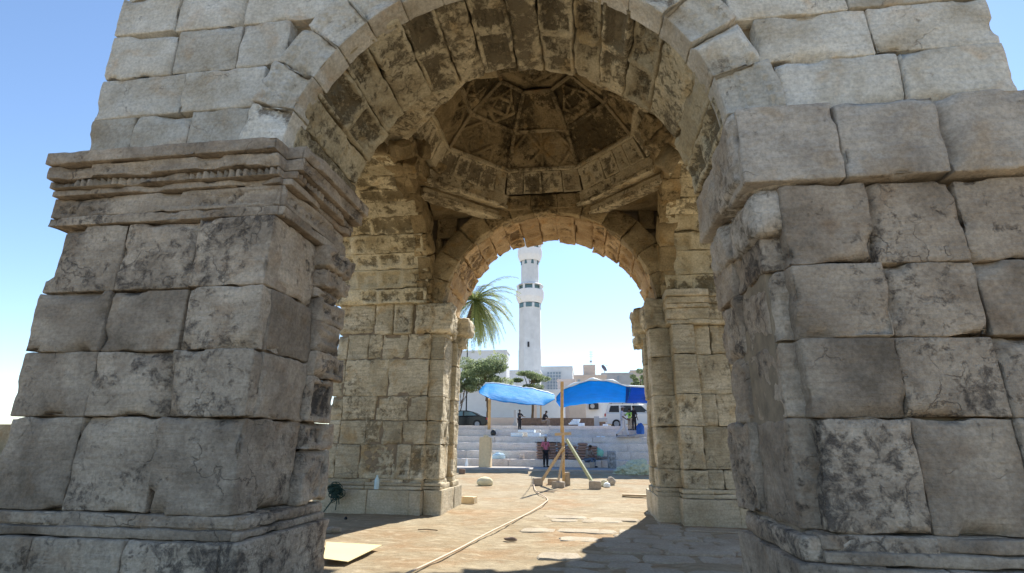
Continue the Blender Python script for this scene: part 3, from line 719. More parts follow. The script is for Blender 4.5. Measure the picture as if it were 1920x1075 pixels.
y = 4.0
while y < 13.6:
    hgt = rnd.uniform(.36, .56)
    x = -4.6+rnd.uniform(-.3, .3)
    while x < 4.4:
        wd_ = rnd.uniform(.5, 1.15)
        cx, cy = x+wd_/2, y+hgt/2+rnd.uniform(-.04, .04)
        shade = cx > .2+(cy-8)*.2
        p = .93 if (shade and cy < 11.4) else (.32 if (cx > -1.0 and cy > 6.8) else (.6 if cy < 7.3 else .0))
        if rnd.random() < p:
            gzz = float(gzf(np.array([[cx]]), np.array([[cy]]))[0, 0])
            slab_mesh(bm, cx, cy, wd_*.5, hgt*.5, rnd.uniform(-.06, .06), gzz+rnd.uniform(.008, .022 if shade else .012), seed=rnd.random())
        x += wd_
    y += hgt
me = bpy.data.meshes.new('paving_slabs'); bm.to_mesh(me); bm.free()
tag(link('paving_slabs', me, M['paving']), kind='structure')

# generic shape collector ------------------------------------------------------
class MB:
    def __init__(s): s.bm = bmesh.new()
    def box(s, x0, x1, y0, y1, z0, z1, rz=0, c=None, bev=0, seg=1):
        r = bmesh.ops.create_cube(s.bm, size=1)['verts']
        for v in r: v.co = Vector(((x0+x1)/2+v.co.x*(x1-x0), (y0+y1)/2+v.co.y*(y1-y0), (z0+z1)/2+v.co.z*(z1-z0)))
        if bev:
            ed = list({e for v in r for e in v.link_edges})
            r = [v for v in bmesh.ops.bevel(s.bm, geom=ed, offset=bev, segments=seg, affect='EDGES')['verts']]
        if rz:
            cc = Vector(c if c else ((x0+x1)/2, (y0+y1)/2, 0)); bmesh.ops.rotate(s.bm, verts=r, cent=cc, matrix=Matrix.Rotation(rz, 3, 'Z'))
        return s
    def bar(s, a, b, w, h=None, twist=0):
        h = h or w; a, b = Vector(a), Vector(b); d = (b-a); L = d.length; q = d.to_track_quat('Z', 'Y')
        r = bmesh.ops.create_cube(s.bm, size=1)['verts']
        for v in r: v.co = a+q @ (Matrix.Rotation(twist, 3, 'Z') @ Vector((v.co.x*w, v.co.y*h, (v.co.z+.5)*L)))
        return s
    def tube(s, pts, rad, n=8):
        pts = [Vector(p) for p in pts]; rings = []; m_ = len(pts)
        for i, p in enumerate(pts):
            d = (pts[min(i+1, m_-1)]-pts[max(i-1, 0)]).normalized()
            x = d.cross(Vector((0, 0, 1))); x = x.normalized() if x.length > .05 else Vector((1, 0, 0)); y = d.cross(x)
            r = rad[i] if isinstance(rad, (list, tuple)) else rad
            rings.append([s.bm.verts.new(p+(x*math.cos(2*PI*k/n)+y*math.sin(2*PI*k/n))*r) for k in range(n)])
        for A, B in zip(rings[:-1], rings[1:]):
            for k in range(n): s.bm.faces.new((A[k], A[(k+1) % n], B[(k+1) % n], B[k]))
        s.bm.faces.new(rings[0][::-1]); s.bm.faces.new(rings[-1]); return s
    def lathe(s, c, prof, n=24, ang=0):
        c = Vector(c); rings = [[s.bm.verts.new(c+Vector((r*math.cos(2*PI*k/n+ang), r*math.sin(2*PI*k/n+ang), z))) for k in range(n)] for r, z in prof]
        for A, B in zip(rings[:-1], rings[1:]):
            for k in range(n): s.bm.faces.new((A[k], A[(k+1) % n], B[(k+1) % n], B[k]))
        s.bm.faces.new(rings[0][::-1]); s.bm.faces.new(rings[-1]); return s
    def lump(s, c, size, seed=0, amp=.25, sub=3, freq=2.):
        r = bmesh.ops.create_icosphere(s.bm, subdivisions=sub, radius=1)['verts']
        P = np.array([v.co[:] for v in r]); k = 1+amp*fbm(P*freq+seed*3.7, int(seed*10) % 97, 3)
        for v, kk in zip(r, k):
            q = v.co*float(kk); q.z = max(q.z, -.6)
            v.co = Vector(c)+Vector((q.x*size[0], q.y*size[1], q.z*size[2]))
        return s
    def build(s, name, mat, parent=None, smooth=False):
        bmesh.ops.recalc_face_normals(s.bm, faces=s.bm.faces)
        me = bpy.data.meshes.new(name); s.bm.to_mesh(me); s.bm.free()
        if smooth:
            me.polygons.foreach_set('use_smooth', [True]*len(me.polygons))
        return link(name, me, mat, parent)
def child(o, parent):
    o.parent = parent; return o

M['white'] = plain('white_render', (.66, .67, .68), .85, .12, .5, bmp=.1)
M['white2'] = plain('bright_render', (.80, .81, .83), .85, .04, 2)
M['step'] = plain('step_plaster', (.62, .60, .60), .85, .1, 2.5, bmp=.25)
M['cream'] = plain('cream_render', (.60, .50, .42), .85, .07, 2)
M['pink'] = plain('pinkish_render', (.58, .49, .44), .85, .08, 2)
M['grey'] = plain('grey_render', (.42, .43, .44), .85, .06, 2)
M['glass'] = plain('dark_glass', (.10, .17, .17), .15, .2, 1, spec=.8)
M['grid'] = plain('blue_grey_glass', (.3, .36, .42), .25, .1, 1)
M['wood'] = plain('raw_timber', (.52, .34, .15), .8, .2, 9, bmp=.2)
M['wood2'] = plain('pale_timber', (.5, .38, .24), .8, .15, 9, bmp=.2)
M['gwood'] = plain('greenish_timber', (.36, .38, .24), .8, .2, 9, bmp=.2)
M['cpost'] = plain('buff_stone', (.74, .58, .36), .9, .1, 7, bmp=.3)
M['conc'] = plain('concrete_block', (.40, .34, .27), .95, .2, 12, bmp=.4)
M['rock'] = plain('pale_rock', (.66, .60, .40), .95, .15, 6, bmp=.5)
M['black'] = plain('black_paint', (.012, .014, .016), .25, .1, 4)
M['dark'] = plain('dark_plastic', (.03, .03, .035), .6, .2, 8)
M['carw'] = plain('white_car_paint', (.72, .73, .74), .25, .02, 1)
M['tyre'] = plain('tyre', (.02, .02, .02), .8, .1, 9)
M['red'] = plain('red_lens', (.45, .02, .02), .3, .1, 3)
M['trunk'] = plain('bark', (.16, .11, .07), .95, .3, 9, bmp=.6)
M['brick'] = plain('brown_block', (.22, .15, .11), .9, .3, 6, bmp=.4)
M['card'] = plain('cardboard', (.66, .55, .30), .85, .04, 2)
M['hose'] = plain('pale_hose', (.55, .40, .27), .6, .08, 5)
M['rope'] = plain('green_cord', (.02, .055, .045), .7, .3, 9)
M['skin'] = plain('skin', (.13, .07, .045), .6, .08, 9)
M['hair'] = plain('hair', (.012, .010, .009), .8, .2, 30)
def cloth(nm, c): M[nm] = plain(nm, c, .9, .12, 12)
for nm, c in (('pink_cloth', (.45, .13, .19)), ('black_cloth', (.015, .015, .02)), ('white_cloth', (.6, .6, .62)), ('neon_cloth', (.45, .75, .12)), ('grey_cloth', (.22, .19, .17)), ('jeans', (.09, .13, .2)), ('khaki', (.33, .27, .2)), ('teal_plastic', (.25, .55, .42)), ('sack', (.30, .20, .16)), ('sack_light', (.45, .40, .36)), ('sheet_blue', (.55, .72, .78)), ('blue_plastic', (.03, .12, .4)), ('styro', (.8, .86, .88)), ('hat', (.4, .38, .36))): cloth(nm, c)

# seating steps and terrace ------------------------------------------------------
SX0, SX1 = -34., 26.
ys_ = [32.0, 32.9, 33.8, 34.7, 35.6, 36.5]; zs_ = [.71, 1.16, 1.63, 2.02, 2.47, 2.76]
prof = [(32.0, -.2)]
for i in range(6): prof += [(ys_[i], zs_[i]), (ys_[i+1] if i < 5 else 37.2, zs_[i])]
prof += [(37.2, -.2)]
acc = Acc()
for i in range(6):
    x = SX0
    while x < SX1:
        L = random.uniform(3.0, 6.5); z0 = (zs_[i-1] if i else .1)-.03
        block(acc, plane_y(ys_[i]), x, x+L, z0, zs_[i], -1.1, random.uniform(-.02, .02), .22, rough=.01, r=.025, chip=.05, gap=.004, tint=random.uniform(.35, .65))
        x += L
M['stepst'] = stone('whitewashed_stone', (.84, .76, .68), (.78, .70, .62), (.68, .6, .53), (.40, .36, .33), pat=.8, patw=.14, strata=.12, bmp=.3, rust=(.56, .5, .45), rustamt=.3)
o = acc.build('steps', M['stepst']); tag(o, kind='structure')
mb = MB(); mb.box(-400, 400, 37.0, 1200, -.5, 2.75); tag(mb.build('terrace_ground', M['sand']), kind='structure')

# lopsided shade paving at the foot of the steps
mb = MB(); mb.box(SX0, SX1, 28.6, 32.02, .2, .305); tag(mb.build('path', plain('grey_paving', (.36, .33, .30), .9, .15, 3, bmp=.3)), kind='structure')

def thing_mesh(mb, name, mat, label, cat, group=None, smooth=False):
    return tag(mb.build(name, mat, None, smooth), label, cat, group)

# minaret ------------------------------------------------------------------------
mc = at(994, 690, 112); mx, my = mc.x, mc.y
mn = empty('minaret', (mx, my, 3), 'tall white octagonal minaret with two balconies and green window bands', 'minaret')
def mz(y): return float(at(994, y, 112).z)
def hw(px): return px/983.19*112*1.0
R1 = hw(22.5); R2 = hw(17.5); A8 = PI/8
mb = MB(); mb.lathe((mx, my, 0), [(R1*1.02, 2.5), (R1*1.02, mz(657)), (R1*.98, mz(657)), (R1*.98, mz(582)), (R1, mz(580)), (R1, mz(572))], 8, A8); mb.build('shaft', M['white'], mn)
mb = MB(); mb.lathe((mx, my, 0), [(R2*1.02, mz(545)), (R2, mz(500)), (R2*1.02, mz(490))], 20); mb.build('upper_shaft', M['white'], mn)
for (yt, yb, rr, nm) in ((547, 571, hw(27), 'balcony'), (470, 492, hw(24), 'balcony')):
    mb = MB(); n_ = 16; c = Vector((mx, my, 0)); rings = []
    for (t, k, sc) in ((0, .80, 0), (.12, .86, .3), (.45, .98, 1), (.85, 1.0, 1), (1., 1.0, .2)):
        z = mz(yb)+(mz(yt)-mz(yb))*t; ring = []
        for q in range(96):
            a = 2*PI*q/96; r = rr*k*(1+.06*sc*(abs(math.cos(a*4))-.6)); ring.append(mb.bm.verts.new((mx+r*math.cos(a), my+r*math.sin(a), z)))
        rings.append(ring)
    for A_, B_ in zip(rings[:-1], rings[1:]):
        for q in range(96): mb.bm.faces.new((A_[q], A_[(q+1) % 96], B_[(q+1) % 96], B_[q]))
    mb.bm.faces.new(rings[-1]); bal = mb.build(nm, M['white2'], mn)
    mb = MB(); mb.lathe((mx, my, 0), [(rr*.78, mz(yt)), (rr*.78, mz(yt-9))], 8, A8); mb.build('window_band', M['glass'], mn)
    mb = MB()
    for q in range(8):
        a = A8+q*PI/4; mb.box(mx+rr*.9*math.cos(a)-.22, mx+rr*.9*math.cos(a)+.22, my+rr*.9*math.sin(a)-.22, my+rr*.9*math.sin(a)+.22, mz(yt), mz(yt-9))
    mb.lathe((mx, my, 0), [(rr*1.0, mz(yt-9)), (rr*.9, mz(yt-11)), (rr*.5, mz(yt-11.5))], 24); mb.build('balcony_posts', M['white2'], mn)
mb = MB(); mb.lathe((mx, my, 0), [(hw(14), mz(462)), (hw(13), mz(452)), (hw(9), mz(447)), (hw(2), mz(425)), (.1, mz(418))], 16); mb.build('cap', M['white2'], mn)
for (y0, y1, rr, w_) in ((658, 669, R1*.985, .56), (572, 580, R1*.985, .56), (492, 499, R2*1.0, .9)):
    for q in range(8):
        a = -PI/2+q*PI/4+(0); ap = rr*math.cos(A8) if w_ < .8 else rr*.93
        if math.sin(a) > .3: continue
        cx, cy = mx+ap*math.cos(a), my+ap*math.sin(a); s = rr*math.sin(A8)*w_*1.25
        mb = MB(); mb.box(cx-s, cx+s, cy-.08, cy+.14, mz(y1), mz(y0), rz=a+PI/2, c=(cx, cy, 0)); mb.build('window', M['glass'], mn)
mb = MB(); z = mz(650); mb.box(mx-.3, mx+.1, my-R1*.97, my-R1*.9, z-.5, z+.6); mb.build('slit_window', M['dark'], mn)

# background buildings (x0,x1,ytop px at depth) ------------------------------------
def bbox(x0, x1, yt, Y, depth, zb=2.7):
    a, b = at(x0, yt, Y), at(x1, yt, Y); return a.x, b.x, Y, Y+depth, zb, (a.z+b.z)/2
def building(name, x0, x1, yt, Y, depth, mat, label, wins=(), parapet=.25, cat='building', extra=None):
    X0_, X1_, Y0_, Y1_, zb, zt = bbox(x0, x1, yt, Y, depth)
    e = empty(name, ((X0_+X1_)/2, Y0_, zb), label, cat)
    mb = MB(); mb.box(X0_, X1_, Y0_, Y1_, zb, zt-parapet); mb.build('wall', mat, e)
    mb = MB(); mb.box(X0_-.06, X1_+.06, Y0_-.06, Y0_+.25, zt-parapet-.003, zt); mb.box(X0_-.06, X0_+.2, Y0_+.25, Y1_, zt-parapet-.003, zt); mb.box(X1_-.2, X1_+.06, Y0_+.25, Y1_, zt-parapet-.003, zt); mb.build('roof_parapet', mat, e)
    for (u0, u1, v0, v1, cols, rws) in wins:
        p0, p1 = at(u0, v1, Y), at(u1, v0, Y)
        w_ = MB(); w_.box(p0.x, p1.x, Y0_-.05, Y0_+.05, p0.z, p1.z); wn = w_.build('window', M['grid'], e)
        f_ = MB(); t_ = (p1.x-p0.x)*.02
        for i in range(cols+1):
            x = p0.x+(p1.x-p0.x)*i/cols; f_.box(x-t_, x+t_, Y0_-.14, Y0_-.05, p0.z-t_, p1.z+t_)
        for i in range(rws+1):
            z = p0.z+(p1.z-p0.z)*i/rws; f_.box(p0.x, p1.x, Y0_-.12, Y0_-.052, z-t_, z+t_)
        child(f_.build('window_frame', M['white']), wn)
    return e
building('office_block', 1012, 1073, 687, 92, 14, M['white'], 'white cubic block with a gridded glass wall behind the blue canopies', [(1026, 1052, 697, 738, 5, 7)])
building('pale_house', 935, 1012, 694, 86, 10, M['white'], 'plain whitewashed block at the foot of the minaret', [(998, 1004, 712, 722, 1, 1)])
building('pale_house', 850, 950, 657, 70, 3, M['white'], 'large pale block behind the palm and the green tree', [])
e = building('beige_house', 1076, 1137, 703, 66, 10, M['cream'], 'beige house with a square stair hut on its roof', [(1083, 1088, 712, 722, 1, 1)])
X0_, X1_, Y0_, Y1_, zb, zt = bbox(1093, 1116, 684, 67, 3.); mb = MB(); mb.box(X0_, X1_, Y0_, Y1_, at(1100, 704, 67).z, zt, bev=.06); mb.build('stair_hut', M['cream'], e)
building('grey_house', 1128, 1186, 699, 74, 12, M['grey'], 'long grey flat-roofed house right of the satellite dish', [(1157, 1161, 705, 713, 1, 1)])
building('low_house', 1045, 1078, 711, 58, 8, M['pink'], 'low pinkish flat roof just left of the beige house', [])
building('low_house', 1182, 1216, 694, 80, 8, M['cream'], 'small cream house at the far right behind the bush', [])
building('white_hall', 840, 1056, 731, 53, 6, M['white2'], 'long blank white wall of a hall behind the black sedan', [])
wk = building('white_kiosk', 1075, 1128, 748, 47, 4, M['white2'], 'white kiosk with a dark air unit under the right canopy', [])
building('white_hall', 1128, 1240, 742, 54, 5, M['white'], 'white wall behind the white estate car', [])
# air unit
p = at(1113, 762, 46.6); a = empty('air_unit', p, 'dark air conditioning unit hung on the white kiosk', 'air conditioner')
mb = MB(); mb.box(p.x-.42, p.x+.42, p.y-.1, p.y+.35, p.z-.25, p.z+.25, bev=.03); mb.build('casing', M['dark'], a)
mb = MB(); mb.tube([(p.x-.1, p.y-.101, p.z), (p.x-.1, p.y-.15, p.z)], .19, 16); mb.build('fan_grille', M['grey'], a)
# antenna and dish
p = at(1108, 683, 68); q = at(1108, 659, 68)
mb = MB(); mb.tube([p-Vector((0, 0, .3)), q], .03, 6); mb.box(p.x-.15, p.x+.15, p.y-.1, p.y+.1, p.z+.2, p.z+.45)
for k in range(3): mb.bar(q+Vector((-.25, 0, -.3*k-.1)), q+Vector((.25, 0, -.3*k-.1)), .03)
thing_mesh(mb, 'roof_antenna', M['grey'], 'thin antenna mast on the stair hut of the beige house', 'antenna')
p = at(1133, 690, 66); d = empty('satellite_dish', (p.x, p.y, at(1133, 703, 66).z-.1), 'dark satellite dish tilted on the beige house roof', 'satellite dish')
mb = MB(); n_ = 20; ax = Vector((.75, -.5, .45)).normalized(); u_ = ax.cross(Vector((0, 0, 1))).normalized(); v_ = ax.cross(u_); rings = []
for r_ in (0.01, .2, .38, .5):
    rings.append([mb.bm.verts.new(p+(u_*math.cos(2*PI*k/n_)+v_*math.sin(2*PI*k/n_))*r_-ax*(.12-.45*r_*r_)) for k in range(n_)])
for r_ in (.5, .36, .18, .01):
    rings.append([mb.bm.verts.new(p+(u_*math.cos(2*PI*k/n_)+v_*math.sin(2*PI*k/n_))*r_-ax*(.16-.45*r_*r_)) for k in range(n_)])
for A_, B_ in zip(rings[:-1], rings[1:]):
    for k in range(n_): mb.bm.faces.new((A_[k], A_[(k+1) % n_], B_[(k+1) % n_], B_[k]))
mb.build('dish', plain('dish_paint', (.14, .11, .12), .5), d, True)
mb = MB(); mb.tube([p-ax*.1, Vector((p.x+.05, p.y, at(1133, 704, 66).z-.1))], .04, 6); mb.build('mast', M['grey'], d)
mb = MB(); mb.tube([p+ax*.1-v_*.45, p+ax*.45], .02, 5); mb.box(p.x+ax.x*.45-.05, p.x+ax.x*.45+.05, p.y+ax.y*.45-.05, p.y+ax.y*.45+.05, p.z+ax.z*.45-.05, p.z+ax.z*.45+.05); mb.build('receiver_arm', M['grey'], d)

# low wall and clutter on the terrace ---------------------------------------------
def lowbox(x0, x1, yt, yb, Y, d, mat, name, label, cat):
    a, b = at(x0, yb, Y), at(x1, yt, Y); mb = MB(); mb.box(a.x, b.x, Y, Y+d, a.z, b.z, bev=.03); return thing_mesh(mb, name, mat, label, cat)
lowbox(918, 978, 783, 800, 39.5, .4, M['cream'], 'low_wall', 'low cream kerb wall right of the timber canopy post', 'wall')
lowbox(978, 1135, 784, 800, 39.2, .5, M['brick'], 'low_wall', 'low brown block wall behind the top step', 'wall')
lowbox(1068, 1098, 752, 786, 45.6, .4, M['cream'], 'gate_pillar', 'cream gate pillar between the hall and the kiosk', 'pillar')
mb = MB(); p = at(1119, 798, 38.4); q = at(1119, 766, 38.4); mb.tube([(p.x, p.y, 2.6), (q.x, q.y, q.z-.8)], .05, 8); mb.box(p.x-.18, p.x+.18, p.y-.15, p.y+.15, 2.7, q.z-.55, bev=.02); mb.box(p.x+.15, p.x+.75, p.y-.2, p.y+.25, 3.1, 3.35, bev=.03)
thing_mesh(mb, 'utility_box', M['grey'], 'grey pedestal box on the terrace left of the white car', 'utility box')
mb = MB(); p = at(966, 798, 38.); q = at(966, 769, 38.); mb.box(p.x-.09, p.x+.09, p.y-.09, p.y+.09, 2.6, q.z, bev=.02); mb.box(p.x-.16, p.x+.16, p.y-.16, p.y+.16, 2.6, 3.0)
thing_mesh(mb, 'concrete_post', M['grey'], 'short grey post beside the man in black', 'post')
for i, x in enumerate((1004, 1014)):
    mb = MB(); p = at(x, 798, 41.5+i); q = at(x, 745, 41.5+i); mb.tube([(p.x, p.y, 2.6), q], .06 if i else .1, 8); 
    thing_mesh(mb, 'canopy_pole', M['cream'] if i == 0 else M['wood'], ['thick cream pole behind the left blue tarpaulin', 'thin brown pole right of the thick cream pole'][i], 'pole')
# white stack on the terrace edge
mb = MB()
for k in range(4):
    p = at(1076+k*1.5, 795-k*2.6, 37.6); mb.box(p.x-.36+.04*k, p.x+.34-.02*k, p.y-.2, p.y+.2, p.z-.05, p.z+.035, bev=.012)
thing_mesh(mb, 'slab_stack', M['styro'], 'small stack of white slabs on the terrace edge', 'stack of slabs')
mb = MB(); p = at(1090, 796, 37.4); mb.box(p.x-.22, p.x+.22, p.y-.2, p.y+.2, 2.72, p.z+.08, bev=.02); thing_mesh(mb, 'white_block', M['styro'], 'single white block right of the small slab stack', 'block')
mb = MB(); p = at(1135, 797, 37.2); mb.box(p.x-.17, p.x+.17, p.y-.2, p.y+.2, 2.74, 2.9, bev=.02); thing_mesh(mb, 'white_block', M['styro'], 'small white block alone on the terrace edge below the car', 'block')

# canopies ----------------------------------------------------------------------------
def tarp_mat(name, col, tr=.55):
    m, n, b = nodes(name)
    out = n.nodes['Material Output']; t = n.nodes.new('ShaderNodeBsdfTranslucent'); mx_ = n.nodes.new('ShaderNodeMixShader'); mx_.inputs[0].default_value = tr
    co = n.nodes.new('ShaderNodeTexCoord').outputs['Object']; nn = noise(n, mapping(n, co, (1, 1, 2.5)), 1.5, 5, .6)
    c = ramp(n, nn, (.3, tuple(x*.82 for x in col)), (.7, col)); n.links.new(c, b.inputs['Base Color']); n.links.new(c, t.inputs[0])
    b.inputs['Roughness'].default_value = .65; b.inputs['Specular IOR Level'].default_value = .2; n.links.new(b.outputs[0], mx_.inputs[1]); n.links.new(t.outputs[0], mx_.inputs[2]); n.links.new(mx_.outputs[0], out.inputs[0])
    bump(n, b, math_(n, 'ADD', noise(n, co, 2.5, 6, .6, .8), math_(n, 'MULTIPLY', noise(n, mapping(n, co, (.5, 3, 4)), 3, 5, .6, 1.2), .8)), .7, .1); return m
M['tarp'] = tarp_mat('blue_tarpaulin', (.0, .42, .86), .5); M['tarp2'] = tarp_mat('deep_blue_tarpaulin', (.0, .17, .62), .5)
M['tarpw'] = plain('sunlit_tarpaulin_hem', (.72, .82, .88), .5, .05, 4)  # whitish colour paints the sun catching the blue tarps' folded edges
def interp(pts, t):
    x = pts[0][0]+(pts[-1][0]-pts[0][0])*t
    for (a, b), (c, d) in zip(pts[:-1], pts[1:]):
        if x <= c+1e-9: return x, b+(d-b)*(x-a)/(c-a)
    return pts[-1]
def tarp(name, top, bot, Yt, Yb, mat, label, bulge=0, wr=.06, nu=48, nv=18, group='blue canopies over the steps'):
    V = []; 
    for i in range(nu+1):
        t = i/nu; xt, yt = interp(top, t); xb, yb = interp(bot, t); A_ = at(xt, yt, Yt); B_ = at(xb, yb, Yb)
        for j in range(nv+1):
            s = j/nv; p = A_.lerp(B_, s); sg = math.sin(PI*s)
            p += Vector((0, -bulge*sg, -.12*sg)); V.append(p)
    P = np.array([v[:] for v in V]); 
    P[:, 2] += wr*fbm(P*np.array([.9, .6, .9])+3, 5, 3)*1.2; P[:, 1] += wr*2*fbm(P*.8+9, 8, 2)
    a = Acc(); a.grid(P, nu+1, nv+1, .5); o = a.build(name, mat)
    md = o.modifiers.new('thickness', 'SOLIDIFY'); md.thickness = .012
    return tag(o, label, 'tarpaulin', group), P.reshape(nu+1, nv+1, 3)
o1, P1 = tarp('tarpaulin', [(1043, 744), (1052, 733), (1075, 723), (1110, 713), (1150, 717), (1183, 727)], [(1043, 754), (1052, 766), (1068, 760), (1100, 757), (1130, 755), (1175, 755)], 29.3, 37.5, M['tarp'], 'bright blue tarpaulin peaked over the right half of the steps')
mb = MB(); mb.tube([Vector(P1[i, 0])+Vector((0, -.02, .04)) for i in range(6, 49, 2)], [.05]+[.05+.04*math.sin(i) for i in range(20)]+[.05], 8); mb.build('sunlit_hem', M['tarpw'], o1, True)
o2, P2 = tarp('tarpaulin', [(1174, 724), (1190, 725), (1235, 727)], [(1172, 755), (1200, 755), (1235, 756)], 29.0, 37.2, M['tarp2'], 'darker blue tarpaulin overlapping the right end of the bright one', nu=16)
mb = MB(); mb.tube([Vector(P2[i, 0])+Vector((0, -.02, .03)) for i in range(0, 17, 2)], .045, 8); mb.build('sunlit_hem', M['tarpw'], o2, True)
o3, P3 = tarp('tarpaulin', [(903, 727), (912, 720), (930, 720), (960, 724), (1000, 731), (1041, 743)], [(903, 742), (920, 750), (945, 754), (980, 757), (1020, 761), (1041, 750)], 34.5, 30.2, M['tarp'], 'blue tarpaulin sagging between posts over the left half of the steps', bulge=.9, wr=.07)
mb = MB(); mb.tube([Vector(P3[i, 0])+Vector((0, 0, .02)) for i in range(1, 49, 2)], [.04+.05*abs(math.sin(i*1.7)) for i in range(24)], 8); mb.build('sunlit_hem', M['tarpw'], o3, True)
# timber post of the left canopy
p, q = at(917, 797, 36.6), at(918, 748, 36.0)
mb = MB(); mb.bar((p.x, 36.6, 2.4), q, .2, .2); thing_mesh(mb, 'timber_post', M['wood'], 'square orange timber post under the left end of the canopy', 'post')
# mast with braces ---------------------------------------------------------------------
b0 = at(1057, 913, 20.7); b0.z = gz(20.7)
ms = empty('timber_mast', b0, 'tall timber mast on three slanting braces holding the canopy rope', 'mast')
q = at(1054, 716, 20.7)
mb = MB(); mb.bar(b0, b0.lerp(q, .55), .13, .1); mb.bar(b0.lerp(q, .5)+Vector((-.03, -.09, 0)), q, .1, .08); mb.build('pole', M['wood'], ms)
def brace(px, py, Y, tx, ty, w, mat, nm='brace'):
    a = at(px, py, Y); a.z = gz(Y)+.03; b = at(tx, ty, 20.6); mb = MB(); mb.bar(a, b, w, w*.7); return mb.build(nm, mat, ms)
brace(1012, 908, 20.9, 1057, 838, .11, M['wood2']); brace(1116, 915, 20.2, 1062, 824, .13, M['gwood']); brace(1045, 910, 20.2, 1057, 848, .07, M['wood2'])
mb = MB(); a = at(1040, 815, 20.55); b = at(1071, 813, 20.55); mb.bar(a, b, .06, .1); mb.build('cross_piece', M['wood2'], ms)
mb = MB(); c_ = at(1052, 733, 29.3); mb.tube([q.lerp(c_, t/8)-Vector((0, 0, .35*math.sin(PI*t/8))) for t in range(9)], .012, 5); mb.build('rope', M['hose'], ms)
def stoneblock(px, py, Y, sx, sy, sz, rz, label, mat='conc', name='concrete_block', cat='block', group=None):
    p = at(px, py, Y); mb = MB(); z = gz(Y); mb.box(p.x-sx/2, p.x+sx/2, Y-sy/2, Y+sy/2, z-.03, z+sz, rz=rz, bev=.02, seg=2)
    for v in mb.bm.verts: v.co += Vector((random.uniform(-.012, .012), random.uniform(-.012, .012), random.uniform(-.008, .008)))
    return thing_mesh(mb, name, M[mat], label, cat, group)
G_ = 'blocks weighing down the mast braces'
stoneblock(1008, 912, 20.9, .34, .3, .24, .3, 'concrete block under the left brace of the mast', group=G_)
stoneblock(1036, 912, 21.2, .36, .25, .2, .1, 'concrete block just left of the mast foot', group=G_)
stoneblock(1047, 918, 20.1, .45, .25, .2, -.2, 'dark concrete block in front of the mast foot', group=G_)
stoneblock(1064, 915, 20.9, .2, .22, .46, .1, 'upright concrete block right of the mast foot', group=G_)
stoneblock(1116, 920, 20.0, .42, .3, .24, 0, 'concrete block under the green right brace', group=G_)
stoneblock(880, 945, 14.75, .38, .25, .17, -.3, 'buff stone block beside the far left plinth', 'cpost', 'stone_block')
stoneblock(866, 893, 26.0, .3, .25, .2, .2, 'small brown block beyond the far left pier', 'brick', 'stone_block')
# plank lying by right plinth
p = at(1195, 930, 17.6); mb = MB(); mb.box(p.x-.45, p.x+.6, 17.5, 17.7, .02, .08, rz=-.1); thing_mesh(mb, 'plank', M['wood2'], 'pale plank lying beside the far right plinth', 'plank')
# rocks
def rock(px, py, Y, s, seed, label, mat='rock', name='rock', cat='rock', amp=.3):
    p = at(px, py, Y); mb = MB(); mb.lump((p.x, Y, gz(Y)+s[2]*.5), s, seed, amp); return thing_mesh(mb, name, M[mat], label, cat, smooth=True)
rock(909, 912, 20.3, (.3, .22, .2), 1.3, 'large pale rock on the sunlit sand left of the mast', amp=.22)
rock(1133, 912, 21.0, (.18, .15, .13), 2.1, 'pale green rock right of the green brace'); rock(1146, 909, 21.6, (.17, .14, .18), 3.4, 'brown upright rock right of the pale green rock', 'conc')
rock(1138, 917, 20.6, (.12, .1, .1), 4.6, 'small whitish stone in front of the brown upright rock', 'styro')
rock(648, 976, 11.2, (.035, .035, .035), .2, 'small black ball on the shaded sand by the left pier', 'black', 'rubber_ball', 'ball', .02)
rock(623, 1003, 9.6, (.16, .12, .06), .6, 'flat pale stone behind the cardboard sheet', 'paving')
rock(957, 1018, 9.35, (.11, .05, .035), 5.5, 'dark flat piece of debris on the sand in the middle', 'brick')
# twig
p = at(800, 996, 10); mb = MB(); p.z = .02; mb.tube([p+Vector((-.17, .02, 0)), p+Vector((0, 0, .015)), p+Vector((.2, .01, 0))], .008, 5); thing_mesh(mb, 'stick', M['trunk'], 'short brown stick on the sunlit sand near the left pier', 'stick')
# cardboard sheet
mb = MB(); pts = [(612, 1016), (716, 1022), (652, 1053), (606, 1047)]; vv = []
for (x, y) in pts:
    d_ = rt*(x-960)+up*(537.5-y)+fw*F; t_ = (.05-H)/d_.z; vv.append(Vector((0, 0, H))+d_*t_)
vs0 = [mb.bm.verts.new(v) for v in vv]; vs1 = [mb.bm.verts.new(v-Vector((0, 0, .008))) for v in vv]
mb.bm.faces.new(vs0); mb.bm.faces.new(vs1[::-1])
for i in range(4): mb.bm.faces.new((vs0[i], vs0[(i+1) % 4], vs1[(i+1) % 4], vs1[i]))
thing_mesh(mb, 'cardboard_sheet', M['card'], 'flat yellowish cardboard sheet lying on the sunlit sand', 'cardboard')
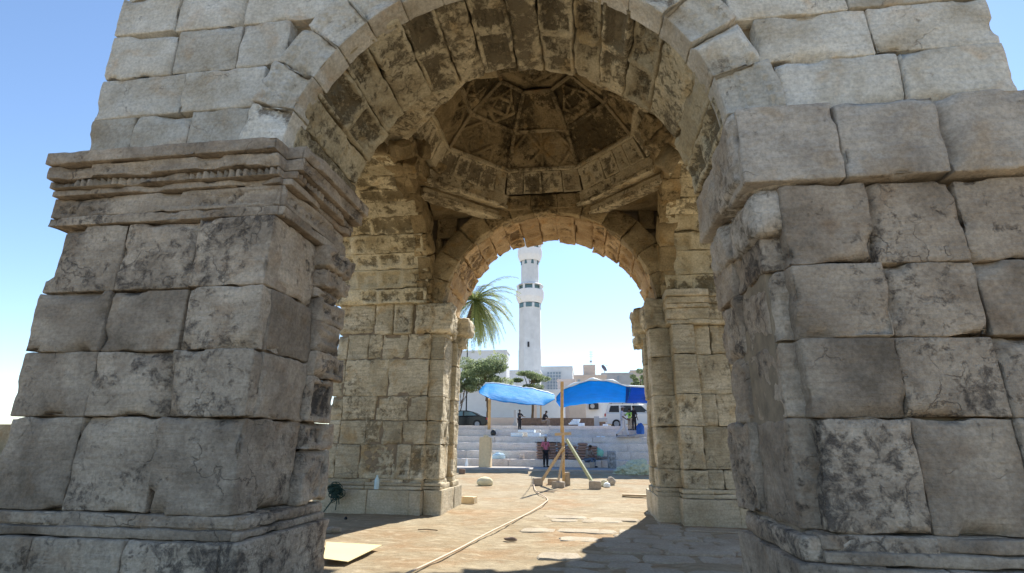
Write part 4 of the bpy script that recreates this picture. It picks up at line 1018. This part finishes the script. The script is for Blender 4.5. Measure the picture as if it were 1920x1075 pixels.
# hose
hp = []
for (x, y) in [(700, 1100), (770, 1073), (820, 1050), (870, 1025), (910, 1003), (950, 983), (985, 966), (1008, 953), (1022, 943), (1027, 937), (1020, 931), (1010, 926), (1003, 920), (1001, 912), (1003, 906), (1012, 909)]:
    d_ = rt*(x-960)+up*(537.5-y)+fw*F; t_ = (.03-H)/d_.z; v = Vector((0, 0, H))+d_*t_; v.z = gz(v.y)+.035; hp.append(v)
def smooth_path(P, n=6):
    out = []
    for i in range(len(P)-1):
        p0, p1, p2, p3 = P[max(i-1, 0)], P[i], P[i+1], P[min(i+2, len(P)-1)]
        for k in range(n):
            t = k/n; out.append(.5*((2*p1)+(p2-p0)*t+(2*p0-5*p1+4*p2-p3)*t*t+(3*p1-p0-3*p2+p3)*t**3))
    return out+[P[-1]]
mb = MB(); mb.tube(smooth_path(hp), .015, 8); thing_mesh(mb, 'hose', M['hose'], 'long pale hose winding across the sand to the mast', 'hose', smooth=True)
# green cord bundle on the plinth of the far left pier
cb = at(628, 925, 12.0); mb = MB(); rnd = random.Random(5)
for k in range(22):
    c0 = cb+Vector((rnd.uniform(-.08, .1), -.05+rnd.uniform(-.05, .05), rnd.uniform(-.05, .12))); rx, rz_ = rnd.uniform(.05, .15), rnd.uniform(.05, .14)
    mb.tube([c0+Vector((rx*math.cos(t/12*2*PI), .04*math.sin(t*1.3), rz_*math.sin(t/12*2*PI))) for t in range(13)], .009, 5)
for (dx, dz) in ((-.2, -.42), (-.12, -.3), (.1, -.34), (.17, -.22)):
    mb.tube([cb, cb+Vector((dx*.4+.05, -.06, dz*.4)), cb+Vector((dx, -.1, dz))], .012, 5)
mb.lump(cb+Vector((0, 0, .05)), (.15, .08, .13), 2.2, .45, 3)
thing_mesh(mb, 'cord_bundle', M['rope'], 'tangled dark green cord bundle hanging on the left pier plinth', 'cord')
# clear bottle on the base moulding
p = at(706, 914, 12.1); mb = MB(); z = .52; mb.lathe((p.x, 12.1, z), [(.05, 0), (.055, .02), (.055, .2), (.02, .27), (.02, .3)], 12); thing_mesh(mb, 'plastic_bottle', M['sheet_blue'], 'clear plastic bottle on the ledge of the left pier', 'bottle', smooth=True)

# objects on the steps -----------------------------------------------------------------
def stp(i): return zs_[i]
# buff stone post on the ground
p = at(910, 885, 30.3); z = gz(30.3); zt = at(910, 820, 30.3).z
mb = MB(); mb.box(p.x-.33, p.x+.33, 30.0, 30.55, z-.1, zt, bev=.05, seg=2); mb.lump((p.x, 30.27, zt+.03), (.15, .15, .12), 3, .2, 2); thing_mesh(mb, 'stone_post', M['cpost'], 'free-standing square buff stone post in front of the steps', 'post')
# stack of sacks: individual sacks
k = 0; proto = None
for r_ in range(6):
    for c_ in range(6):
        x0_ = at(1004+c_*19.5, 860, 31.6).x; zz = .72+r_*.155
        if r_ > 4 and c_ in (3, 5): continue
        if proto is None:
            mb = MB(); rr = bmesh.ops.create_icosphere(mb.bm, subdivisions=3, radius=1)['verts']
            for v in rr:
                c = v.co; v.co = Vector((math.copysign(abs(c.x)**.55, c.x)*.3, math.copysign(abs(c.y)**.6, c.y)*.22, math.copysign(abs(c.z)**.8, c.z)*.085))
            proto = mb.build('cement_sack', M['sack'], None, True); o = proto
        else: o = proto.copy(); COL.objects.link(o)
        o.location = (x0_+.3+random.uniform(-.03, .03), 32.42+random.uniform(-.04, .04), zz+.08); o.rotation_euler = (random.uniform(-.05, .05), random.uniform(-.05, .05), random.uniform(-.12, .12))
        col_ = ['leftmost', 'second', 'third', 'fourth', 'fifth', 'rightmost'][c_]; row_ = ['bottom', 'second lowest', 'third lowest', 'third highest', 'second highest', 'top'][r_]
        tag(o, f'brown cement sack, {row_} row, {col_} column of the stack on the steps', 'sack', 'brown sacks stacked on the lowest step')
mb = MB(); mb.box(at(1003, 840, 32.4).x, at(1050, 840, 32.4).x, 32.15, 32.7, .72+6*.155, .76+6*.155, bev=.01); thing_mesh(mb, 'stack_cover', M['dark'], 'dark board laid over the left part of the sack stack', 'board')
# white slabs on the upper step
for i, (xa, xb, yt, yb) in enumerate(((958, 980, 811, 818), (972, 1003, 806, 811), (990, 1013, 811, 818), (1014, 1025, 815, 819))):
    a, b = at(xa, yb, 35.0), at(xb, yt, 35.0); z0 = stp(3) if i != 1 else stp(3)+.26; mb = MB(); mb.box(a.x, b.x, 34.9-.1*i, 35.3, z0, z0+(b.z-a.z), bev=.015, rz=random.uniform(-.03, .03))
    thing_mesh(mb, 'foam_slab', M['styro'], ['white foam slab, left one of the two lower slabs on the step', 'white foam slab lying on top of the two lower slabs', 'white foam slab, right one of the two lower slabs on the step', 'short white foam offcut right of the foam slabs'][i], 'slab', 'white foam slabs on the step')
# black bag
p = at(925, 811, 35.1); mb = MB(); mb.lump((p.x, 35.1, stp(3)+.2), (.18, .12, .24), 7, .25); thing_mesh(mb, 'black_bag', M['black'], 'small black bag sitting on the upper step', 'bag', smooth=True)
# blue thin sheet, wired basket, white bottle, cone
p = at(936, 853, 32.7); mb = MB(); mb.lump((p.x, 32.45, stp(0)+.12), (.4, .2, .22), 8, .5); thing_mesh(mb, 'plastic_sheet', M['sheet_blue'], 'crumpled pale blue plastic sheet on the lowest step', 'plastic sheet')
p = at(979, 857, 32.5); mb = MB(); mb.lathe((p.x, 32.45, stp(0)), [(.13, 0), (.16, .1), (.17, .22), (.12, .24)], 12)
mb.tube([(p.x+.15*math.cos(PI*t/8), 32.45, stp(0)+.22+.16*math.sin(PI*t/8)) for t in range(9)], .012, 5); thing_mesh(mb, 'basket', M['sack_light'], 'small grey basket with a handle on the lowest step', 'basket')
p = at(875, 872, 31.6); mb = MB(); mb.lathe((p.x, 31.6, .3), [(.1, 0), (.09, .12), (.05, .3), (.03, .4)], 12); thing_mesh(mb, 'white_canister', M['styro'], 'small white canister at the foot of the steps by the pier', 'canister')
# drum
p = at(1148, 880, 31.2); z0 = .3; mb = MB(); rr = .24; mb.lathe((p.x, 31.2, z0), [(rr*.97, 0), (rr, .03), (rr, .3), (rr*1.04, .32), (rr, .34), (rr, .6), (rr*1.04, .62), (rr, .64), (rr, .88), (rr*.96, .92), (rr*.6, .91)], 24)
thing_mesh(mb, 'steel_drum', plain('stained_steel', (.22, .23, .24), .5, .6, 7), 'blotchy grey steel drum standing before the steps', 'drum', smooth=True)
mb = MB(); p = at(1128, 860, 32.3)
for j in range(7): mb.lump((p.x-.45+.17*j, 32.35, stp(0)+.08+.03*(j % 3)), (.13, .12, .1), j*1.3, .35, 2)
thing_mesh(mb, 'rubble_heap', M['grey_cloth'], 'low heap of grey rags on the step left of the drum', 'rags')
p = at(1121, 846, 32.9); mb = MB(); mb.lump((p.x, 32.6, stp(0)+.3), (.3, .2, .36), 9, .3); thing_mesh(mb, 'plastic_bag', M['teal_plastic'], 'pale green plastic bag behind the seated man', 'bag', smooth=True)
# green net pile
p = at(1190, 898, 27.2); mb = MB(); mb.lump((p.x, 27.4, .35), (.85, .5, .5), 11, .45, 5, 2.6)
for v in mb.bm.verts:
    t = (v.co.x-p.x)/.85; v.co.z = .2+(v.co.z-.2)*(1-.45*max(0, -t))
thing_mesh(mb, 'net_heap', plain('pale_green_net', (.40, .46, .36), .8, .25, 14, bmp=.8), 'heap of pale green netting in front of the right pier', 'net')
# blue plastic at right
p = at(1200, 800, 35.4); mb = MB(); mb.lump((p.x, 35.2, stp(4)-.45+.45), (.26, .25, .42), 4, .3); thing_mesh(mb, 'blue_sheet', M['blue_plastic'], 'crumpled blue plastic sheet beside the man in neon green', 'plastic sheet')
p = at(1175, 820, 34.6); mb = MB(); mb.lump((p.x-.3, 34.6, stp(2)+.42), (.3, .15, .1), 6, .4, 3); mb.lump((p.x+.55, 34.6, stp(2)+.45), (.28, .15, .13), 6.5, .4, 3); mb.lump((p.x+.1, 34.65, stp(2)+.42), (.5, .15, .08), 6.8, .4, 3)
thing_mesh(mb, 'sand_heap', M['sack_light'], 'small heap of grey rubble at the walking man\'s feet', 'rubble')
mb = MB()
for j, x in enumerate((1121, 1130)):
    p = at(x, 809, 34.9); mb.box(p.x-.1, p.x+.12, 34.9, 35.1, stp(3)-.0, stp(3)+.06)
tag(mb.build('paper_scraps', M['styro']), 'two white paper scraps lying on the upper step', 'paper', kind='stuff')

# people ---------------------------------------------------------------------------------
def skinmesh(name, pts, edges, rads, mat, parent, sub=2, rootv=0):
    me = bpy.data.meshes.new(name); me.from_pydata([tuple(p) for p in pts], edges, []); o = link(name, me, mat, parent)
    md = o.modifiers.new('skin', 'SKIN'); md.use_smooth_shade = True
    for i, r_ in enumerate(rads):
        sv = me.skin_vertices[0].data[i]; sv.radius = (r_, r_) if not isinstance(r_, tuple) else r_; sv.use_root = (i == rootv)
    ms_ = o.modifiers.new('smooth', 'SUBSURF'); ms_.levels = sub; ms_.render_levels = sub
    return o
def person(px, Y, z, face, label, shirt, trousers, pose='stand', hat=None, h=1.72, hold=None):
    """face: heading in radians (0 = towards the camera)"""
    p0 = at(px, 850, Y); base = Vector((p0.x, Y, z)); rz = Matrix.Rotation(face, 3, 'Z'); k = h/1.72
    e = empty('person', base, label, 'person')
    W_ = lambda x, y, z_: base+rz @ (Vector((x, y, z_))*k)     # local: -y forward
    J = dict(pel=(0, 0, .93), wa=(0, 0, 1.08), ch=(0, -.01, 1.3), nk=(0, 0, 1.45), hb=(0, -.01, 1.55), hd=(0, -.015, 1.64),
             ls=(.17, 0, 1.4), le=(.23, .02, 1.12), lw=(.24, -.08, .88), lh=(.24, -.12, .8), rs=(-.17, 0, 1.4), re=(-.23, .02, 1.12), rw=(-.24, -.08, .88), rh=(-.24, -.12, .8),
             lhp=(.09, 0, .88), lk=(.1, -.02, .49), la=(.1, .01, .09), lt=(.12, -.15, .035), rhp=(-.09, 0, .88), rk=(-.1, -.02, .49), ra=(-.1, .01, .09), rt=(-.12, -.15, .035))
    if pose == 'walk':
        J.update(lk=(.09, -.2, .52), la=(.09, -.28, .1), lt=(.1, -.44, .06), rk=(-.09, .04, .49), ra=(-.09, .36, .16), rt=(-.1, .28, .04), lw=(.25, .12, .93), lh=(.25, .14, .86), re=(-.24, -.04, 1.13), rw=(-.22, -.24, .98), rh=(-.21, -.32, .96), hd=(0, -.05, 1.63), hb=(0, -.04, 1.55))
    if pose == 'bend':
        J.update(wa=(0, -.08, 1.06), ch=(0, -.26, 1.22), nk=(0, -.36, 1.32), hb=(0, -.43, 1.37), hd=(0, -.5, 1.4), ls=(.16, -.33, 1.27), rs=(-.16, -.33, 1.27), le=(.2, -.42, 1.02), re=(-.2, -.42, 1.02), lw=(.16, -.55, .85), rw=(-.16, -.55, .85), lh=(.15, -.6, .78), rh=(-.15, -.6, .78))
    if pose == 'sit':
        J = {a: (x, y, z_-.47) for a, (x, y, z_) in J.items()}
        J.update(ch=(0, -.1, .8), nk=(0, -.16, .96), hb=(0, -.2, 1.03), hd=(0, -.26, 1.1), ls=(.17, -.13, .9), rs=(-.17, -.13, .9), le=(.24, -.25, .66), re=(-.24, -.25, .66), lw=(.14, -.45, .6), rw=(-.14, -.45, .6), lh=(.11, -.52, .58), rh=(-.11, -.52, .58),
                 lk=(.14, -.42, .48), la=(.13, -.4, .08), lt=(.14, -.55, .035), rk=(-.14, -.42, .48), ra=(-.13, -.4, .08), rt=(-.14, -.55, .035))
    if pose == 'reach':
        J.update(le=(.25, -.2, 1.2), lw=(.2, -.42, 1.12), lh=(.19, -.5, 1.12), re=(-.25, -.18, 1.2), rw=(-.18, -.42, 1.15), rh=(-.17, -.5, 1.16))
    def V_(ks): return [W_(*J[a]) for a in ks]
    ks = ['pel', 'wa', 'ch', 'nk', 'hb', 'hd', 'ls', 'le', 'lw', 'lh', 'rs', 're', 'rw', 'rh', 'lhp', 'lk', 'la', 'lt', 'rhp', 'rk', 'ra', 'rt']
    ed = [(0, 1), (1, 2), (2, 3), (3, 4), (4, 5), (2, 6), (6, 7), (7, 8), (8, 9), (2, 10), (10, 11), (11, 12), (12, 13), (0, 14), (14, 15), (15, 16), (16, 17), (0, 18), (18, 19), (19, 20), (20, 21)]
    rd = [.11, .1, .12, .05, .075, .085, .055, .042, .03, .035, .055, .042, .03, .035, .085, .055, .04, .03, .085, .055, .04, .03]
    P = V_(ks); n0 = len(P); ks2 = list(ks)
    # fingers and thumb from each hand
    for hi, wi, sg in ((9, 8, 1), (13, 12, -1)):
        d = (P[hi]-P[wi]).normalized(); sx_ = (rz @ Vector((0, 1, 0))); sx_ = (sx_-d*sx_.dot(d)).normalized()
        for q, ln in ((-.03, .07), (-.01, .085), (.01, .08), (.03, .065)):
            P.append(P[hi]+d*.03*k+sx_*q*k); P.append(P[-1]+d*ln*k+rz @ Vector((0, -.015, 0))); n_ = len(P); ed += [(hi, n_-2), (n_-2, n_-1)]; rd += [.011, .008]
        P.append(P[wi].lerp(P[hi], .6)-sx_*.045*k); P.append(P[-1]+d*.05*k-sx_*.012); n_ = len(P); ed += [(hi, n_-2), (n_-2, n_-1)]; rd += [.013, .009]
    skinmesh('body', P, ed, [r_*k for r_ in rd], M['skin'], e)
    T = ['pel', 'wa', 'ch', 'ls', 'le', 'rs', 're']; T_ = V_(T); T_.append(W_(*J['ch']).lerp(W_(*J['nk']), .5))
    skinmesh('shirt', T_, [(0, 1), (1, 2), (2, 3), (3, 4), (2, 5), (5, 6), (2, 7)], [x*k for x in (.155, .14, .16, .08, .065, .08, .065, .09)], M[shirt], e)
    T = ['pel', 'lhp', 'lk', 'la', 'rhp', 'rk', 'ra']
    skinmesh('trousers', V_(T), [(0, 1), (1, 2), (2, 3), (0, 4), (4, 5), (5, 6)], [x*k for x in (.14, .105, .08, .06, .105, .08, .06)], M[trousers], e)
    hd_ = W_(*J['hd']); f_ = rz @ Vector((0, -1, 0))
    mb = MB(); mb.lump(hd_-f_*.015+Vector((0, 0, .045*k)), (.098*k, .1*k, .088*k), 2, .08, 2); mb.build('hair' if not hat else 'cap', M[hat or 'hair'], e, True)
    if hat:
        mb = MB(); mb.box(hd_.x+f_.x*.1-.07, hd_.x+f_.x*.1+.07, hd_.y+f_.y*.1-.06, hd_.y+f_.y*.1+.06, hd_.z+.03, hd_.z+.045, bev=.005); mb.build('cap_peak', M[hat], e)
    mb = MB(); s_ = rz @ Vector((1, 0, 0)); mb.lump(hd_+f_*.092*k-Vector((0, 0, .01)), (.014, .016, .022), 1, .05, 1); mb.build('nose', M['skin'], e, True)
    for q in (-1, 1):
        mb = MB(); mb.lump(hd_+f_*.082*k+s_*.033*q+Vector((0, 0, .015)), (.012, .008, .008), 1, .0, 1); mb.build('eye', M['hair'], e, True)
        mb = MB(); mb.lump(hd_+s_*.088*q*k, (.01, .02, .03), 1, .05, 1); mb.build('ear', M['skin'], e, True)
    mb = MB(); mb.lump(hd_+f_*.08*k-Vector((0, 0, .045)), (.025, .01, .007), 1, .0, 1); mb.build('mouth', M['trunk'], e, True)
    for a_, t_ in (('la', 'lt'), ('ra', 'rt')):
        A_, B_ = W_(*J[a_]), W_(*J[t_]); d = (B_-A_); d.z = 0; q = A_.copy(); q.z = min(A_.z-.03, B_.z+.02); mb = MB(); mb.tube([q-d*.3, q+d*.4, q+d*1.25], [.045, .05, .035], 8); mb.build('shoe', M['dark'], e, True)
    return e
person(1023, 31.4, .3, .5, 'person in pink shirt and black trousers standing by the sacks', 'pink_cloth', 'black_cloth', hat='hat', h=1.68)
person(1101, 31.7, .31, .9, 'person in grey shirt sitting on the lowest step right of the sacks', 'grey_cloth', 'jeans', 'sit')
person(974, 36.2, zs_[4], .9, 'person in black standing on the upper step near the grey post', 'black_cloth', 'black_cloth', 'reach', h=1.3)
person(1020, 37.9, 2.76, 1.2, 'person in black bending beside the brown block wall', 'black_cloth', 'grey_cloth', 'sit', h=1.5)
person(1170, 34.9, zs_[3], 1.45, 'person in white shirt and pale trousers walking along the step', 'white_cloth', 'white_cloth', 'walk', hat='hat', h=1.9)
person(1184, 36.0, zs_[4], -.6, 'person in neon green vest leaning forward over blue plastic', 'neon_cloth', 'khaki', 'reach', h=1.35)
person(1192, 36.4, zs_[4], .4, 'person in dark clothes standing behind the neon green vest', 'black_cloth', 'black_cloth', 'stand', h=1.55)
p = at(1101, 858, 31.55); mb = MB(); mb.lathe((p.x+.28, 31.3, .3), [(.13, 0), (.16, .3), (.17, .31), (.15, .31)], 16); thing_mesh(mb, 'bucket', M['sack_light'], 'grey bucket beside the seated person', 'bucket', smooth=True)

# cars ---------------------------------------------------------------------------------------
def car(name, px_rear, Y, L, hgt, label, cat, paint, rear_left=True, wagon=False, Wd=1.8):
    zb = 2.75; x0 = at(px_rear, 790, Y).x; e = empty(name, (x0+L/2 if rear_left else x0-L/2, Y+Wd/2, zb), label, cat)
    sgn = 1 if rear_left else -1
    X = lambda t: x0+sgn*t*L
    if wagon:
        body = [(0, .45), (.005, .8), (.02, .62*hgt), (.8, .62*hgt), (.97, .52*hgt), (1, .4), (.99, .3), (0.01, .3)]
        cab = [(.02, .6*hgt), (.06, .98*hgt), (.2, hgt), (.55, .985*hgt), (.62, .96*hgt), (.76, .61*hgt)]
        wins = [[(.07, .66), (.1, .92), (.23, .93), (.23, .66)], [(.26, .66), (.26, .93), (.42, .93), (.42, .66)], [(.45, .66), (.45, .93), (.58, .92), (.68, .66)]]
    else:
        body = [(0, .5), (.01, .62*hgt), (.12, .7*hgt), (.3, .66*hgt), (.72, .64*hgt), (.95, .52*hgt), (1, .38), (.985, .22), (.015, .24)]
        cab = [(.12, .68*hgt), (.26, .92*hgt), (.38, hgt), (.52, hgt), (.62, .9*hgt), (.76, .63*hgt)]
        wins = [[(.2, .72), (.3, .91), (.43, .95), (.43, .7)], [(.46, .7), (.46, .95), (.56, .92), (.69, .68)]]
    def loft(prof, insets, nm, mat, hs=None):
        mb = MB(); rings = []
        for (yy, sc) in insets:
            zc_ = sum(z for _, z in prof)/len(prof); xc_ = sum(x for x, _ in prof)/len(prof)
            rings.append([mb.bm.verts.new((X(xc_+(x-xc_)*sc), yy, zb+zc_+(z-zc_)*sc)) for x, z in prof])
        for A_, B_ in zip(rings[:-1], rings[1:]):
            n_ = len(prof)
            for k in range(n_): mb.bm.faces.new((A_[k], A_[(k+1) % n_], B_[(k+1) % n_], B_[k]))
        mb.bm.faces.new(rings[0]); mb.bm.faces.new(rings[-1][::-1])
        o = mb.build(nm, mat, e); bv = o.modifiers.new('bevel', 'BEVEL'); bv.width = .03; bv.segments = 2; return o
    loft(body, [(Y, .97), (Y+.06, 1), (Y+Wd-.06, 1), (Y+Wd, .97)], 'body', paint)
    loft(cab, [(Y+.16, .93), (Y+.08, 1) if 0 else (Y+.13, .97), (Y+.2, 1.), (Y+Wd-.2, 1.), (Y+Wd-.13, .97)], 'cabin', paint)
    for w_ in wins:
        mb = MB(); vs = [mb.bm.verts.new((X(x), Y+.115+(.03 if z > .8 else 0), zb+z*hgt)) for x, z in w_]; vs2 = [mb.bm.verts.new(v.co+Vector((0, .05, 0))) for v in vs]
        mb.bm.faces.new(vs); n_ = len(vs)
        for k in range(n_): mb.bm.faces.new((vs[k], vs[(k+1) % n_], vs2[(k+1) % n_], vs2[k]))
        mb.build('side_window', M['glass'] if not wagon else M['black'], e)
    for t in (.18, .8):
        for yy in (Y-.02, Y+Wd-.2):
            mb = MB(); c = Vector((X(t), yy, zb+.33)); mb.tube([c, c+Vector((0, .22, 0))], .33, 20); wh = mb.build('wheel', M['tyre'], e)
            mb = MB(); mb.tube([c-Vector((0, .012, 0)), c+Vector((0, .02, 0))], .2, 12); child(mb.build('rim', M['grey']), wh)
    mb = MB(); mb.box(min(X(-.002), X(.02)), max(X(-.002), X(.02)), Y+.0, Y+.2, zb+.48*hgt, zb+.6*hgt, bev=.02); mb.build('tail_light', M['red'], e)
    mb = MB(); mb.box(min(X(.975), X(1.0)), max(X(.975), X(1.0)), Y+.05, Y+.35, zb+.38*hgt, zb+.46*hgt, bev=.02); mb.build('headlight', M['styro'], e)
    for t in ((.33, .5) if not wagon else (.3, .48)):
        mb = MB(); mb.box(min(X(t), X(t+.03)), max(X(t), X(t+.03)), Y-.03, Y+.02, zb+.56*hgt, zb+.585*hgt); mb.build('door_handle', M['dark'], e)
    mb = MB(); mb.lump((X(.66 if not wagon else .64), Y-.05, zb+.66*hgt), (.1, .08, .07), 1, .1, 1); mb.build('wing_mirror', paint, e, True)
    if wagon:
        mb = MB()
        for yy in (Y+.3, Y+Wd-.3): mb.bar((X(.08), yy, zb+hgt+.06), (X(.52), yy, zb+hgt+.06), .04)
        for t in (.12, .3, .48): mb.bar((X(t), Y+.3, zb+hgt+.07), (X(t), Y+Wd-.3, zb+hgt+.07), .04)
        mb.build('roof_rack', M['dark'], e)
    return e
car('parked_sedan', 913, 42.5, 4.4, 1.4, 'black sedan parked on the terrace behind the far left pier', 'car', M['black'], rear_left=False)
car('parked_estate', 1134, 41.5, 4.8, 1.82, 'white estate car with a roof rack under the right canopy', 'car', M['carw'], rear_left=True, wagon=True, Wd=1.9)

# trees -----------------------------------------------------------------------------------------
def leaf_mat(name, a, b_, tr=.25):
    m, n, b = nodes(name); at_ = n.nodes.new('ShaderNodeAttribute'); at_.attribute_name = 'tint'
    c = ramp(n, at_.outputs['Fac'], (0., a), (1., b_)); n.links.new(c, b.inputs['Base Color']); b.inputs['Roughness'].default_value = .6
    out = n.nodes['Material Output']; t = n.nodes.new('ShaderNodeBsdfTranslucent'); n.links.new(c, t.inputs[0]); mx_ = n.nodes.new('ShaderNodeMixShader'); mx_.inputs[0].default_value = tr
    n.links.new(b.outputs[0], mx_.inputs[1]); n.links.new(t.outputs[0], mx_.inputs[2]); n.links.new(mx_.outputs[0], out.inputs[0]); return m
M['leaf'] = leaf_mat('green_leaves', (.12, .17, .08), (.36, .42, .23), .5); M['palm'] = leaf_mat('palm_leaflets', (.17, .21, .05), (.42, .44, .15), .5); M['pine'] = leaf_mat('pine_needles', (.03, .06, .03), (.07, .11, .05))
def quads(name, C, A_, B_, tints, mat, parent):
    """leaf quads: centre, half-length vec, half-width vec"""
    n_ = len(C); V = np.stack([C-A_, C+B_, C+A_, C-B_], 1).reshape(-1, 3); a = Acc(); a.V = [V]; a.Fq = [np.arange(n_*4).reshape(-1, 4)]; a.T = [np.repeat(tints, 4)]; a.n = n_*4
    return a.build(name, mat, parent, smooth=False)
def tree(name, label, c, base, R_, n, mat, seed, clumps=26, leaf=.09, group=None, sq=.75):
    rs = np.random.RandomState(seed); e = empty(name, base, label, 'tree')
    cen = []
    while len(cen) < clumps:
        q = rs.uniform(-1, 1, 3); l = np.linalg.norm(q)
        if .35 < l < 1: cen.append(q)
    cen = np.array(cen)*np.array([R_[0], R_[1], R_[2]]); 
    k = rs.randint(0, clumps, n); d = rs.normal(0, 1, (n, 3)); d /= np.linalg.norm(d, axis=1, keepdims=True); rr = rs.uniform(.3, 1, (n, 1))**.5
    sz = rs.uniform(.22, .42, clumps)[k][:, None]*np.array([[R_[0], R_[1], R_[2]*sq]]); C = np.array(c)+cen[k]+d*rr*sz
    a = rs.normal(0, 1, (n, 3)); a /= np.linalg.norm(a, axis=1, keepdims=True); b = np.cross(a, rs.normal(0, 1, (n, 3))); b /= np.linalg.norm(b, axis=1, keepdims=True)
    L = leaf*rs.uniform(.6, 1.3, (n, 1)); quads('crown', C, a*L, b*L*.5, np.clip(rs.uniform(0, 1, clumps)[k]*.6+rs.uniform(0, .4, n), 0, 1), mat, e)
    mb = MB(); base = Vector(base); cc = Vector(c); mid = base.lerp(cc, .5)+Vector((.15, 0, 0)); r0_ = R_[0]*.075
    mb.tube(smooth_path([base-Vector((0, 0, .2)), mid, cc]), [r0_*(1-.6*i/12) for i in range(13)], 8)
    for q in cen[:10]:
        s0 = base.lerp(cc, random.uniform(.5, .95)); t = cc+Vector(q)*.85; mb.tube([s0, s0.lerp(t, .5)+Vector((0, 0, -.15)), t], [r0_*.42, r0_*.28, r0_*.1], 6)
    mb.build('trunk', M['trunk'], e, True); return e
Yt = 44.
c = at(908, 700, 46); tree('leafy_tree', 'broad green tree above the left blue tarpaulin', (c.x, 46, c.z), (c.x+.4, 46.2, 2.7), (2.6, 1.8, 1.8), 13000, M['leaf'], 3)
c = at(872, 722, 44); tree('leafy_tree', 'green tree half hidden by the far left pier', (c.x, 44, c.z), (c.x-.8, 44, 2.7), (.9, 1., .9), 3500, M['leaf'], 5, 14)
c = at(996, 714, 50); tree('leafy_tree', 'small sparse tree in front of the minaret base', (c.x, 50, c.z), (c.x, 50, 2.7), (2.1, 1.5, 1.0), 5500, M['leaf'], 8, 14)
c = at(1200, 711, 60); tree('bush_tree', 'dark green bush behind the right tarpaulin', (c.x, 60, c.z), (c.x, 60, 2.7), (1.1, 1., 1.1), 3500, M['leaf'], 12, 14)
c = at(1209, 652, 38); tree('pine_tree', 'dark pine branch tips peeking past the far right pier', (c.x+1.3, 38, c.z+.3), (c.x+1.7, 38, 2.7), (1.5, 1.3, 1.3), 6000, M['pine'], 15, 18, .06)
# palm
pc = at(890, 563, 40); pb = Vector((pc.x-1.6, 40, 2.7)); e = empty('palm_tree', pb, 'date palm with drooping fronds left of the minaret', 'palm')
mb = MB(); mb.tube(smooth_path([pb-Vector((0, 0, .2)), Vector((pc.x-1.3, 40, (pb.z+pc.z)/2)), pc-Vector((0, 0, .3))]), .24, 10); mb.build('trunk', M['trunk'], e, True)
rs = np.random.RandomState(2); LC, LA, LB, LT = [], [], [], []; rb = MB()
fronds = [(3, 38), (-8, 22), (12, 50), (0, -5), (68, 55), (40, 42), (20, 20), (5, 0), (-20, -20), (-40, -35), (-62, -50), (-80, -65), (88, 62), (120, 45), (150, 25), (180, 5), (200, -25), (230, -45), (20, 50), (-30, 5), (55, 20), (-55, -62), (-35, -55), (-10, -40), (-75, -40), (10, -65), (-48, -10), (-5, 30)]
for i, (az, el) in enumerate(fronds*3):
    az = math.radians(az*1.0+rs.uniform(-10, 10)) + (PI*.35*(i//len(fronds))); yy = rs.uniform(-.5, .5); el = math.radians(el+rs.uniform(-6, 6))
    d = Vector((math.cos(az), math.sin(az)*.9+yy*.3, 0)); d = (d.normalized()*math.cos(el)+Vector((0, 0, math.sin(el)))).normalized(); L = rs.uniform(3.6, 4.8); pts = []; q = pc.copy(); dd = d.copy()
    for s in range(13):
        pts.append(q.copy()); q += dd*L/12; dd = (dd+Vector((0, 0, -.085-.01*s))).normalized()
    rb.tube(pts, [.035*(1-s/14) for s in range(13)], 5)
    for s in range(4, 60):
        t = s/60*12; k = int(t); P_ = pts[k].lerp(pts[min(k+1, 12)], t-k); T_ = (pts[min(k+1, 12)]-pts[max(k-1, 0)]).normalized(); sd_ = T_.cross(Vector((0, 0, 1)))
        sd_ = sd_.normalized() if sd_.length > .01 else Vector((1, 0, 0))
        for sg in (-1, 1):
            u_ = (T_*.6+sd_*sg*.8+Vector((0, 0, rs.uniform(-.45, .1)))).normalized(); l_ = (.42*math.sin(PI*min(1, (s/60)*.85+.12))+.08)*rs.uniform(.8, 1.1)/2
            nrm = u_.cross(T_).normalized(); w_ = T_.cross(nrm).normalized() if 0 else (T_*.028)
            LC.append((P_+u_*l_)[:]); LA.append((u_*l_)[:]); LB.append((w_)[:]); LT.append(rs.uniform(0, 1)*.5+(.5 if el < 0 else .1))
quads('fronds', np.array(LC), np.array(LA), np.array(LB), np.array(LT), M['palm'], e)
rb.build('frond_ribs', M['palm'], e)
mb = MB()
for k in range(5): mb.lump(pc+Vector((rs.uniform(-.3, .4), rs.uniform(-.3, .3), -.55-rs.uniform(0, .7))), (.16, .14, .3), k, .3, 2)
mb.build('date_clusters', plain('dates', (.22, .13, .04), .8), e, True)
# lamp pole by the pier
p = at(877, 700, 48); q = at(877, 622, 48); mb = MB(); mb.tube([(p.x, 48, 2.7), q], [.07, .045], 8); mb.box(q.x-.25, q.x+.12, 47.9, 48.1, q.z, q.z+.12, bev=.02); thing_mesh(mb, 'lamp_post', M['dark'], 'thin dark lamp post beside the far left pier', 'lamp post')
